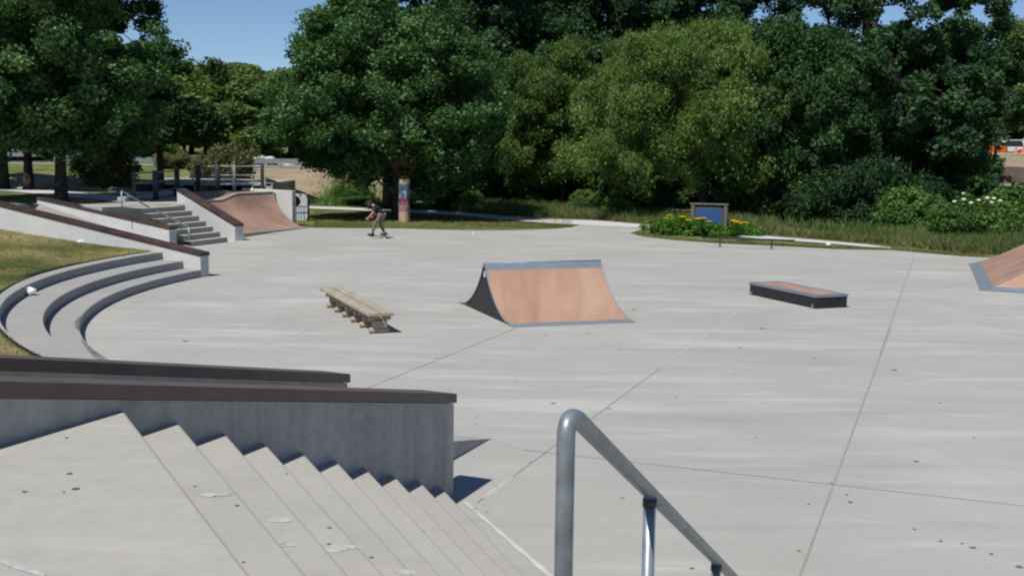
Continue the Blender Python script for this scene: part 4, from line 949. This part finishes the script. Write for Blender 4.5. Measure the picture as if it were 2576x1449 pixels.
# shrubs
def shrub(name, loc, r, h, n, per, size, mat, label, seed, cat='shrub', group=None, elong=1.8, lobes=None):
    lobes = lobes or [((0, 0, h*.45), (r, r, h*.5)), ((r*.5, 0, h*.35), (r*.6, r*.6, h*.38)), ((-r*.5, 0, h*.35), (r*.6, r*.6, h*.38))]
    g = np.random.default_rng(seed); t = thing(name, loc, label, cat, group)
    V, Q, ti = leaves(crownpts(g, lobes, n, .3), g.uniform(.18, .38, n)*max(.6, min(r, 1.6)), per, size, g, elong=elong)
    V[:, 2] = np.maximum(V[:, 2], .01)
    me = rawmesh('foliage', V, Q, M[mat], tint=ti, link=False); o = bpy.data.objects.new('foliage', me); C.objects.link(o); o.parent = t
    mb = MB(); 
    for k in range(5):
        a = k*1.26; mb.tube([Vector((.08*math.cos(a), .08*math.sin(a), -.1)), Vector((r*.3*math.cos(a), r*.3*math.sin(a), h*.45)), Vector((r*.5*math.cos(a), r*.5*math.sin(a), h*.75))], [.03, .022, .008], 5)
    s = mb.build('stem', M['bark']); s.parent = t
    return t
sb = shrub('shrub', xy(gp(2300, 600, 0), 0), 1.3, 2.0, 90, 150, .085, 'leaf_bush', 'leafy green shrub at the wood edge left of the flowering bush', 81, group='shrubs along the wood edge')
sl2 = [(2390, 600, .7, 'green shrub just left of the creamy flowering bush'), (2520, 612, .95, 'shrub directly behind the cornered ramp'), (2590, 600, 1.25, 'shrub cut by the right edge above the cornered ramp'),
       (1180, 528, .55, 'low shrub at the left end of the weedy strip'), (1330, 527, .6, 'low shrub in the shade right of the centre maple'), (1560, 545, .8, 'low shrub left of the flower bed behind the path'), (1480, 538, .7, 'low shrub behind the path fork'),
       (862, 508, .55, 'bright shrub left of the skater at the foot of the sandy bank'), (905, 506, .6, 'bright shrub just behind the skater'),
       (2480, 572, .9, 'bush with bright leaves below the three stems'), (2560, 560, .9, 'upper bush at the right edge below the shadowed bank')]
for i, (x, y, s, lb) in enumerate(sl2):
    p = gp(x, y, 0); copy_tree(sb, xy(p, 0), i*1.1, (s, s, s*(.8+.05*(i % 4))), lb, 'shrubs along the wood edge')
fs_ = shrub('flowering_shrub', xy(gp(2425, 618, 0), 0), 1.2, 1.75, 90, 150, .08, 'leaf_bush', 'green bush topped with creamy flower heads at the right', 82)
g = np.random.default_rng(5); mb = MB()
for k in range(10):
    mb.ball((g.uniform(-1.0, 1.1), g.uniform(-.8, .1), 1.75+g.uniform(-.22, .12)), .07, 1.2, 1, .7, 7, 5)
o = mb.build('flower_heads', M['whiteflower']); o.parent = fs_
bs = shrub('brown_shrub', xy(gd(262, 56, 0), TZ), 1.5, 2.1, 90, 130, .09, 'leaf_brown', 'brownish bush under the right side of the large left maple', 83)
copy_tree(bs, xy(gd(590, 70, 0), .6), 1.5, (.95, 1.0, 1.5), 'tall olive brown bush behind the guard posts')
copy_tree(bs, xy(gd(520, 76, 0), .9), 3.5, (.7, .8, .9), 'smaller olive bush left of the tall brown one behind the guard posts')
copy_tree(bs, xy(gd(440, 84, 0), 1.4), .5, (1., 1.2, .7), 'low brown bush by the road behind the guard posts')
sd = shrub('shaded_shrub', xy(gp(2060, 570, 0), 0), 1.5, 2.5, 110, 150, .09, 'leaf_shade', 'dark shaded shrub behind the path right of the notice board', 84, group='dark shrubs under the right trees')
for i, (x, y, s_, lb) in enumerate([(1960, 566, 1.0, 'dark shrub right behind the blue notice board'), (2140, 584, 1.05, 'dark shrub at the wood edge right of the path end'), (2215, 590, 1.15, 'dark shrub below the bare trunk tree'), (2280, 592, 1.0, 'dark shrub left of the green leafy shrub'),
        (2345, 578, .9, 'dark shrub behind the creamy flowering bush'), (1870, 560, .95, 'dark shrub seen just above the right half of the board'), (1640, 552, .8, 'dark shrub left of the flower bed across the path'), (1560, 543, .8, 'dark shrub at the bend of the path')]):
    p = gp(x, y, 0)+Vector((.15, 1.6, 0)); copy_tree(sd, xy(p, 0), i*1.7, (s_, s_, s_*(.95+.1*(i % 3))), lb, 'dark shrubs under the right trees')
# juniper bed
bc = gp(1762, 590, 0)
jl = [((-1.25, .2, .12), (1.0, .8, .34)), ((0, .1, .16), (1.1, .9, .36)), ((1.1, -.15, .10), (1.1, .75, .28)), ((1.9, -.3, .05), (.55, .5, .2))]
jl += [((-.6, .35, .22), (.9, .7, .34)), ((.8, .2, .18), (.9, .7, .30)), ((1.05, -.3, .13), (.75, .45, .32))]
g = np.random.default_rng(91); jt = thing('juniper_bed', xy(bc, 0), 'low bright green juniper mound around the notice board', 'shrub')
V, Q, ti = leaves(crownpts(g, jl, 260, .4), g.uniform(.12, .22, 260), 120, .045, g, elong=3.2, up=.8); V[:, 2] = np.maximum(V[:, 2]*1.15, .004)
me = rawmesh('foliage', V, Q, M['leaf_juniper'], tint=ti, link=False); o = bpy.data.objects.new('foliage', me); C.objects.link(o); o.parent = jt
# daylilies
def lily(loc, seed, label):
    rs = random.Random(seed); t = thing('daylily', loc, label, 'flower', 'yellow daylilies around the notice board'); mb = MB()
    for k in range(9):
        a = rs.uniform(0, 6.28); l = rs.uniform(.15, .28); p = [Vector((0, 0, 0)), Vector((l*.4*math.cos(a), l*.4*math.sin(a), l*.9)), Vector((l*math.cos(a), l*math.sin(a), l*.8))]
        mb.tube(p, [.012, .012, .003], 4)
    o = mb.build('leaf_blades', M['leaf_juniper']); o.parent = t
    mb = MB(); fl = MB()
    for k in range(4):
        a = rs.uniform(0, 6.28); q = Vector((rs.uniform(.02, .13)*math.cos(a), rs.uniform(.02, .13)*math.sin(a), rs.uniform(.26, .42))); mb.tube([Vector((0, 0, 0)), q], .006, 4)
        for j in range(6):
            b = j*math.pi/3; d = Vector((math.cos(b), math.sin(b), .5)); s = Vector((-math.sin(b), math.cos(b), 0))*.024
            fl.add([q, q+d*.07+s*1.5, q+d*.12+Vector((0, 0, -.01)), q+d*.07-s*1.5], [(0, 1, 2, 3)], 0)
    o = mb.build('stems', M['leaf_juniper']); o.parent = t; o = fl.build('petals', M['flower']); o.parent = t
    return t
ll = [(1673, 573, 'daylily clump at the left end of the juniper bed'), (1684, 568, 'tallest daylily near the left end of the juniper bed'), (1718, 576, 'daylily just left of the board, farther from its post'), (1731, 578, 'daylily touching the left post of the notice board'),
      (1752, 578, 'orange daylily in front of the board just right of its left post'), (1766, 580, 'daylily below the left part of the blue panel'), (1784, 582, 'daylily below the middle of the blue panel'), (1845, 583, 'daylily just right of the right post of the board'),
      (1853, 590, 'daylily low on the right of the board'), (1863, 588, 'daylily in the middle of the right hand group'), (1870, 589, 'rightmost daylily of the bed')]
lz = lily((0, 0, 0), 1, ll[0][2])
for i, (x, y, lb) in enumerate(ll):
    p = gp(x, y, .22)
    if i == 0: lz.location = p
    else: copy_tree(lz, p, i*1.3, 1.0+.12*(i % 3), lb, 'yellow daylilies around the notice board')

# tall weeds along the wood edge
g = np.random.default_rng(15); pts = []
US = 'low shaded sapling filling the ground under the wood edge trees'
first = True
for i in range(26):
    x = 1090+i*56+rs.uniform(-15, 15); dpt = (64 if i % 2 else 71)+rs.uniform(-2, 2)
    if 2400 < x: continue
    sc_ = (.42+.1*rs.random(), .42, .30+.10*rs.random())
    copy_tree(bk2, xy(gd(x, dpt, 0), -.6), rs.uniform(0, 6.28), sc_, US, 'saplings under the wood edge')
up_ = [(1130, 530), (1250, 540), (1400, 549), (1500, 552), (1650, 564), (1730, 571), (1906, 588), (2080, 602), (2180, 611), (2300, 622), (2400, 634), (2500, 640), (2650, 645)]
for k in range(30000):
    i = g.integers(0, len(up_)-1); t = g.random(); x = up_[i][0]*(1-t)+up_[i+1][0]*t; y = up_[i][1]*(1-t)+up_[i+1][1]*t
    p = gp(x, y, 0); dd = .15+abs(g.normal(0, 1.9))
    if math.sin(p.x*.9)+math.sin(p.x*.37+2) < -.4 and g.random() < .7: continue
    pts.append((p.x+dd*.15, p.y+dd, -.02+min(dd*.1, .3)))
pts = np.array(pts); tag(blades('tall_weeds', pts, .36, .017, M['leaf_weed'], .42, seed=3), 'tall green and straw weeds along the edge of the wood', 'weeds', kind='stuff')
pts = []
for k in range(9000):
    x = g.uniform(1480, 2500) if k % 4 else g.uniform(1960, 2460); i = np.interp(x, [a[0] for a in up_], [a[1] for a in up_]); p = gp(x, i, 0); dd = .1+abs(g.normal(0, .5)); pts.append((p.x+dd*.15, p.y+dd, -.02))
tag(blades('straw_weeds', np.array(pts), .30, .014, M['leaf_straw'], .45, seed=13), 'dry straw coloured weeds fringing the path in front of the shrubs', 'weeds', kind='stuff')
pts = []
for k in range(9000):
    x = 880+g.normal(0, 34); y = 508+g.normal(0, 9)
    if y > 517 or y < 480: continue
    p = gp(x, y, 0); pts.append((p.x, p.y, float(hgt(p.x, p.y))))
tag(blades('bank_weeds', np.array(pts), .38, .02, M['leaf_bush'], .5, seed=4), 'yellow green weeds at the foot of the sandy bank', 'weeds', kind='stuff')
pts = []
for (x0, x1, fy) in ((790, 1440, lambda x: (578-.0 if x < 1300 else 578-(x-1300)*.03)),):
    for k in range(26000):
        x = g.uniform(x0, x1); y = g.uniform(530+(x-780)*.03, 573); p = gp(x, y, 0); pts.append((p.x, p.y, -.03))
for k in range(9000):
    x = g.uniform(1600, 2480); lo = np.interp(x, [1585, 1620, 1700, 1800, 1990, 2100, 2250, 2330, 2420, 2480], [587, 596, 605, 612, 621, 627, 630, 637, 645, 648]); p = gp(x, lo-g.uniform(.5, 7), 0); pts.append((p.x, p.y, -.03))
tag(blades('mown_grass', np.array(pts), .07, .01, M['leaf_blade'], .5, seed=5), 'mown grass strip between the plaza edge and the path', 'grass', kind='stuff')

# ------------------------------------------------------------------ far left background: culvert, bank, road, barrier, cars
cv = thing('culvert', Vector((-15.5, 58, 0)), 'concrete culvert with black openings seen between the guard posts', 'culvert')
mb = MB(); y0 = 57.5
mb.box((-15.8, y0+3, 1.30), (7.2, 6, .16)); 
for x_ in (-19.3, -15.9, -12.3): mb.box((x_, y0+3, .4), (.35, 6, 1.9))
mb.box((-15.8, y0+6.1, .4), (7.2, .2, 1.9)); mb.build('frame', M['barrier'], cv)
mb = MB(); a, b = Vector((-12.5, 57.6, 0)), Vector((-11.3, 68.5, 0)); nn = Vector((-.25, 0, 0))
mb.prism([xy(a, -.3), xy(b, -.3), xy(b+nn, -.3), xy(a+nn, -.3)], [xy(a, 1.66), xy(b, .02), xy(b+nn, .02), xy(a+nn, 1.66)])
tag(mb.build('wing_wall', M['barrier']), 'grey concrete wing wall sloping down to the right behind the quarter pipe', 'wall')
mb = MB(); mb.prism([Vector((-30, 58, -.3)), Vector((-12.6, 58, -.3)), Vector((-12.6, 70, -.3)), Vector((-30, 70, -.3))], [Vector((-30, 63.6, 1.3)), Vector((-12.7, 63.6, 1.3)), Vector((-12.9, 70, .15)), Vector((-30, 70, 1.45))])
tag(mb.build('embankment', M['sand']), kind='structure')
mb = MB(); mb.add([Vector((-70, 87, 1.62)), Vector((-4, 90, 1.62)), Vector((-4, 97, 1.64)), Vector((-70, 94, 1.64))], [(0, 1, 2, 3)], 0)
tag(mb.build('road', M['road']), kind='structure')
gr = thing('road_barrier', Vector((-20, 86, 1.6)), 'grey steel guardrail beside the road above the sandy bank', 'barrier')
mb = MB(); mb.prism([Vector((-34, 84.6, 1.95)), Vector((-10.5, 86.4, 1.95)), Vector((-10.5, 86.5, 1.95)), Vector((-34, 84.7, 1.95))], [Vector((-34, 84.6, 2.3)), Vector((-10.5, 86.4, 2.3)), Vector((-10.5, 86.5, 2.3)), Vector((-34, 84.7, 2.3))]); mb.build('beam', M['steelrail'], gr)
for k in range(8):
    mb = MB(); mb.box((-33+k*3.1, 84.76+k*.238, 1.78), (.12, .12, .9)); mb.build('post', M['steelrail'], gr)
# pale rubble heap
rh = np.random.default_rng(44); mb = MB()
for k in range(70):
    x = rh.uniform(-1, 1); mb.ball((gd(655, 100).x+x*2.6, 100+rh.uniform(-1, 1), 1.6+rh.uniform(0, 1)*.9*(1-abs(x))), rh.uniform(.2, .45), 1.2, 1, .7, 6, 4)
tag(mb.build('rubble_heap', M['path']), 'pale heap of broken concrete beyond the guard fence', 'rubble')
def car(loc, rz, paint, label, cat, van=False):
    t = thing('parked_car' if not van else 'parked_van', loc, label, cat); T4 = Matrix.Translation(loc) @ Matrix.Rotation(rz, 4, 'Z')
    def pr(outl, w_, nm, mat, par):
        mb = MB(); a = [T4 @ Vector((x, -w_/2, z)) for x, z in outl]; b = [T4 @ Vector((x, w_/2, z)) for x, z in outl]; mb.prism(a, b); return mb.build(nm, mat, par, bevel=.05 if nm == 'body' else 0)
    h = 1.9 if van else 1.42
    body = pr([(-2.2, .35), (2.2, .35), (2.25, .75), (2.05, .92), (-2.2, .98)], 1.75, 'body', paint, t)
    cab = pr([(-2.0, .97), (1.15, .93), (.45, h), (-1.7, h)] if not van else [(-2.15, .97), (1.7, .93), (1.2, h), (-2.1, h)], 1.55, 'cabin', paint, t)
    for s_ in (-1, 1):
        mb = MB(); mb.add([T4 @ Vector((x, s_*.785, z)) for x, z in ((-1.8, 1.0), (.95, 1.0), (.4, h-.1), (-1.55, h-.1))], [(0, 1, 2, 3)], 0); mb.build('window', M['glass'], cab)
    mb = MB(); mb.add([T4 @ Vector(p) for p in ((1.12 if not van else 1.67, -.7, 1.0), (1.12 if not van else 1.67, .7, 1.0), (.52 if not van else 1.27, .65, h-.08), (.52 if not van else 1.27, -.65, h-.08))], [(0, 1, 2, 3)], 0); mb.build('windscreen', M['glass'], cab)
    for x in (-1.35, 1.4):
        for s_ in (-1, 1):
            mb = MB(); mb.tube([T4 @ Vector((x, s_*.70, .33)), T4 @ Vector((x, s_*.90, .33))], .33, 16); wl_ = mb.build('wheel', M['tyre'], t)
            mb = MB(); mb.tube([T4 @ Vector((x, s_*.895, .33)), T4 @ Vector((x, s_*.91, .33))], .2, 12); mb.build('rim', M['galv'], wl_)
    for s_ in (-.6, .6):
        mb = MB(); mb.box(T4 @ Vector((2.2, s_, .74)), (.08, .3, .14), rz); mb.build('headlight', M['white'], t)
    return t
M['carblue'] = simple('blue_car_paint', (.02, .07, .42), .35, 0, .02)
p = gd(748, 128, 0); car(xy(p, float(hgt(p.x, p.y))), R(185), M['carblue'], 'bright blue car parked beyond the sandy bank, partly behind maple leaves', 'car')
p = gd(2526, 150, 0); car(xy(p, float(hgt(p.x, p.y))), R(175), M['carwhite'], 'white van beyond the orange netting at the far right', 'van', True)
p = gd(38, 100, 0); car(xy(p, float(hgt(p.x, p.y))+.1), R(8), M['steelrail'], 'grey car parked far left, glimpsed between tree trunks', 'car')
p = gd(205, 104, 0); car(xy(p, float(hgt(p.x, p.y))+.1), R(-5), M['steelrail'], 'pale car glimpsed right of the large maple trunk', 'car')
on = thing('safety_net', xy(gd(2480, 138, 0), 3.2), 'bright orange safety netting across the dirt field at right', 'fence')
mb = MB(); z_ = 3.35
a, b = gd(2405, 138, 0), gd(2525, 140, 0); mb.prism([xy(a, z_), xy(b, z_), xy(b, z_)+Vector((0, .05, 0)), xy(a, z_)+Vector((0, .05, 0))], [xy(a, z_+1.0), xy(b, z_+1.0), xy(b, z_+1.0)+Vector((0, .05, 0)), xy(a, z_+1.0)+Vector((0, .05, 0))]); mb.build('net', M['orange'], on)
for k in range(7):
    q = a.lerp(b, k/6); mb = MB(); mb.box((q.x, q.y-.06, z_+.5), (.08, .06, 1.3)); mb.build('stake', M['galvdark'], on)
mb = MB(); a, b = gd(2380, 132, 0), gd(2760, 134, 0)
mb.add([xy(a, 3.42), xy(b, 3.42), xy(b, 3.5)+Vector((0, 3, 0)), xy(a, 3.5)+Vector((0, 3, 0))], [(0, 1, 2, 3)], 0)
tag(mb.build('far_path', M['path']), kind='structure')
for x_ in (2548, 2566):
    c = gd(x_, 136, 0); mb = MB(); mb.tube([xy(c, 3.4), xy(c, 4.3)], [.25, .07], 10); mb.box(xy(c, 3.42), (.6, .6, .06))
    tag(mb.build('traffic_cone', M['orange']), 'orange cone right of the netting, %s of the pair' % ('left' if x_ < 2560 else 'right'), 'cone', 'traffic cones by the dirt field')
# soil heap
mb = MB(); rh = np.random.default_rng(3); nxx, nyy = 40, 20; vs = []
c = gd(2520, 100, 0)
for i in range(nxx):
    for j in range(nyy):
        u, v = i/(nxx-1)*2-1, j/(nyy-1)*2-1; h = max(0, 1-u*u-v*v)**.8*1.25*(1+.15*math.sin(9*u+4*v))
        x_, y_ = c.x+u*7, c.y+v*4; vs.append((x_, y_, float(hgt(x_, y_))-.1+h))
mb.add(vs, [(i*nyy+j, (i+1)*nyy+j, (i+1)*nyy+j+1, i*nyy+j+1) for i in range(nxx-1) for j in range(nyy-1)], 0)
tag(mb.build('soil_heap', simple('dark_soil', (.085, .065, .05), .95, 0, .3, .8, .5), smooth=True), 'dark brown soil heap in the field beyond the three stemmed tree', 'soil heap')

# ------------------------------------------------------------------ litter
def crumple(loc, r, label, seed):
    rs = random.Random(seed); mb = MB(); mb.ball(loc, r, 1.3, .9, .75, 12, 8)
    mb.v = [tuple(loc[i]+(p[i]-loc[i])*rs.uniform(.65, 1.25) for i in range(3)) for p in mb.v]
    mb.v = [(x, y, max(z, loc[2]-r*.7)) for x, y, z in mb.v]
    return tag(mb.build('crumpled_paper', M['paper']), label, 'litter')
p = gp(76, 742, .38); crumple((p.x, p.y, p.z+.07), .10, 'white crumpled bag on the upper tier of the curved seating', 1)
p = gp(203, 612, .66); crumple((p.x, p.y, p.z+.03), .07, 'left scrap of white paper on the lawn below the long wall', 2)
p = gp(228, 614, .64); crumple((p.x, p.y, p.z+.03), .09, 'right and larger scrap of white paper on the lawn below the long wall', 3)
p = gp(2083, 618, 0); crumple((p.x, p.y, p.z+.04), .07, 'tiny white scrap on the grass strip right of the grind rail', 4)
p = gp(1191, 588, 0); crumple((p.x, p.y, p.z+.02), .04, 'tiny white scrap on the plaza beyond the spine ramp', 5)

# ------------------------------------------------------------------ skater
SK = gp(952, 600, 0)
sk = thing('person', SK, 'person crouching on a skateboard in black shirt, dark cap and khaki trousers', 'person')
def skin(name, V_, E_, Rd, mat, parent, root=0, sub=2):
    me = bpy.data.meshes.new(name); me.from_pydata([Vector(v)+SK for v in V_], E_, []); o = bpy.data.objects.new(name, me); C.objects.link(o)
    m = o.modifiers.new('s', 'SKIN'); m.use_smooth_shade = True
    for i, d in enumerate(me.skin_vertices[0].data):
        r = Rd[i]; d.radius = (r, r) if not isinstance(r, tuple) else r; d.use_root = (i == root)
    s = o.modifiers.new('u', 'SUBSURF'); s.levels = sub; s.render_levels = sub
    bpy.context.view_layer.update()
    dg = bpy.context.evaluated_depsgraph_get(); nm = bpy.data.meshes.new_from_object(o.evaluated_get(dg)); 
    bpy.data.objects.remove(o); n = bpy.data.objects.new(name, nm); C.objects.link(n); nm.materials.clear(); nm.materials.append(mat)
    for p in nm.polygons: p.use_smooth = True
    n.parent = parent; n.matrix_parent_inverse = parent.matrix_world.inverted(); return n
pel = (.10, 0, .83); ch = (-.06, 0, 1.07); nk = (-.19, 0, 1.17)
def arm(sy, hand):
    sh_ = (-.10, sy*.17, 1.10); el = (-.17 if sy < 0 else -.10, sy*.25, .90); return sh_, el, hand
shn, eln, han = arm(-1, (-.33, -.24, .745)); shf, elf, haf = arm(1, (-.22, .27, .76))
V_ = [pel, (.03, 0, .95), ch, (-.15, 0, 1.14), nk, (-.26, 0, 1.20), (-.33, 0, 1.24),      # 0..6 torso to crown of head
      shn, eln, (-.27, -.24, .80), han, shf, elf, (-.17, .27, .82), haf,                     # 7..14 arms
      (.07, -.10, .80), (-.12, -.12, .52), (-.20, -.10, .18), (-.29, -.11, .13),            # 15..18 near leg
      (.13, .10, .80), (.06, .13, .50), (.20, .10, .18), (.13, .12, .13)]                    # 19..22 far leg
E_ = [(0, 1), (1, 2), (2, 3), (3, 4), (4, 5), (5, 6), (2, 7), (7, 8), (8, 9), (9, 10), (2, 11), (11, 12), (12, 13), (13, 14), (0, 15), (15, 16), (16, 17), (17, 18), (0, 19), (19, 20), (20, 21), (21, 22)]
Rd = [(.13, .11), (.12, .10), (.14, .11), (.09, .08), .055, .095, .075, .055, .040, .032, .026, .055, .040, .032, .026, .085, .058, .040, .035, .085, .058, .040, .035]
body = skin('body', V_, E_, Rd, M['skin'], sk)
# fingers
def hand(c, d, side):
    mb = MB(); c = Vector(c)+SK; d = Vector(d).normalized(); s = Vector((0, 1, 0)); up = d.cross(s).normalized()
    mb.ball(c+d*.03, .035, 1, .55, 1.1, 8, 6)
    for k, (o_, l) in enumerate(((-.028, .062), (-.009, .074), (.010, .070), (.028, .054))):
        b = c+d*.05+up*o_*1.0; mb.tube([b, b+d*l*.5, b+d*l*.85+s*side*.018], [.0085, .008, .006], 6)
    b = c+d*.01+s*side*.018+up*.03; mb.tube([b, b+up*.025+d*.02, b+up*.03+d*.045], [.010, .009, .007], 6)
    o = mb.build('hand', M['skin'], sk, smooth=True); return o
hand(han, (-.75, 0, -.6), -1); hand(haf, (-.7, .1, -.6), 1)
# face details
mb = MB(); hc = Vector((-.345, 0, 1.20))+SK
mb.ball(hc+Vector((-.055, 0, -.02)), .018, 1.2, .8, 1, 8, 6); 
for s_ in (-1, 1): mb.ball(hc+Vector((.015, s_*.085, -.005)), .022, .8, .4, 1.2, 8, 6)
mb.build('nose_and_ears', M['skin'], body, smooth=True)
mb = MB()
for s_ in (-1, 1): mb.ball(hc+Vector((-.055, s_*.035, .012)), .011, 1, 1, .8, 6, 5)
mb.tube([hc+Vector((-.062, -.025, -.055)), hc+Vector((-.068, 0, -.057)), hc+Vector((-.062, .025, -.055))], .006, 5); mb.build('eyes_and_mouth', M['hair'], body, smooth=True)
mb = MB(); cc_ = Vector((-.315, 0, 1.262))+SK; mb.ball(cc_, .112, 1.08, .95, .72, 14, 9); mb.tube([cc_+Vector((-.09, -.04, .0)), cc_+Vector((-.19, -.02, -.045)), cc_+Vector((-.19, .02, -.045)), cc_+Vector((-.09, .04, .0))], .016, 6)
mb.build('cap', simple('navy_cap', (.02, .028, .05), .8), sk, smooth=True)
mb = MB(); mb.ball(Vector((-.285, 0, 1.215))+SK, .10, .9, .98, .9, 12, 8); mb.build('hair', M['hair'], sk, smooth=True)
skin('shirt', [(.12, 0, .82), (.04, 0, .95), ch, (-.145, 0, 1.13), (-.175, 0, 1.155), shn, (-.155, -.24, .955), shf, (-.10, .235, .97)], [(0, 1), (1, 2), (2, 3), (3, 4), (2, 5), (5, 6), (2, 7), (7, 8)],
     [(.158, .135), (.15, .125), (.165, .135), (.10, .10), .075, .082, .068, .082, .068], M['shirt'], sk)
skin('trousers', [(.10, 0, .83), V_[15], V_[16], (-.195, -.10, .21), V_[19], V_[20], (.195, .10, .21)], [(0, 1), (1, 2), (2, 3), (0, 4), (4, 5), (5, 6)], [(.125, .105), .088, .068, .056, .088, .068, .056], M['khaki'], sk)
for (x, y_) in ((-.25, -.10), (.18, .11)):
    mb = MB(); mb.ball(Vector((x, y_, .145))+SK, .06, 2.2, .85, .75, 12, 8); mb.tube([Vector((x+.055, y_, .15))+SK, Vector((x+.055, y_, .215))+SK], .05, 10); mb.build('shoe', M['shoe'], sk, smooth=True)
bo = thing('skateboard', SK, 'dark skateboard under the crouching person', 'skateboard')
n = 16; mb = MB(); vs = []
for i in range(n):
    t = i/(n-1)*2-1; x = t*.40; wdt_ = .10*math.sqrt(max(0, 1-max(0, abs(t)-.75)**2/.0625*.98)); z = .092+max(0, abs(t)-.72)*.16
    vs += [Vector((x, -wdt_, z))+SK, Vector((x, wdt_, z))+SK, Vector((x, -wdt_, z-.012))+SK, Vector((x, wdt_, z-.012))+SK]
mb.add(vs, [q for i in range(n-1) for q in ((4*i, 4*i+4, 4*i+5, 4*i+1), (4*i+2, 4*i+3, 4*i+7, 4*i+6), (4*i, 4*i+2, 4*i+6, 4*i+4), (4*i+1, 4*i+5, 4*i+7, 4*i+3))], 0); mb.build('deck', M['shoe'], bo)
for x in (-.22, .22):
    mb = MB(); mb.box(Vector((x, 0, .06))+SK, (.05, .13, .03)); tk = mb.build('truck', M['galv'], bo)
    for s_ in (-1, 1): mb = MB(); mb.tube([Vector((x, s_*.065, .028))+SK, Vector((x, s_*.10, .028))+SK], .028, 12); mb.build('wheel', M['paper'], tk)
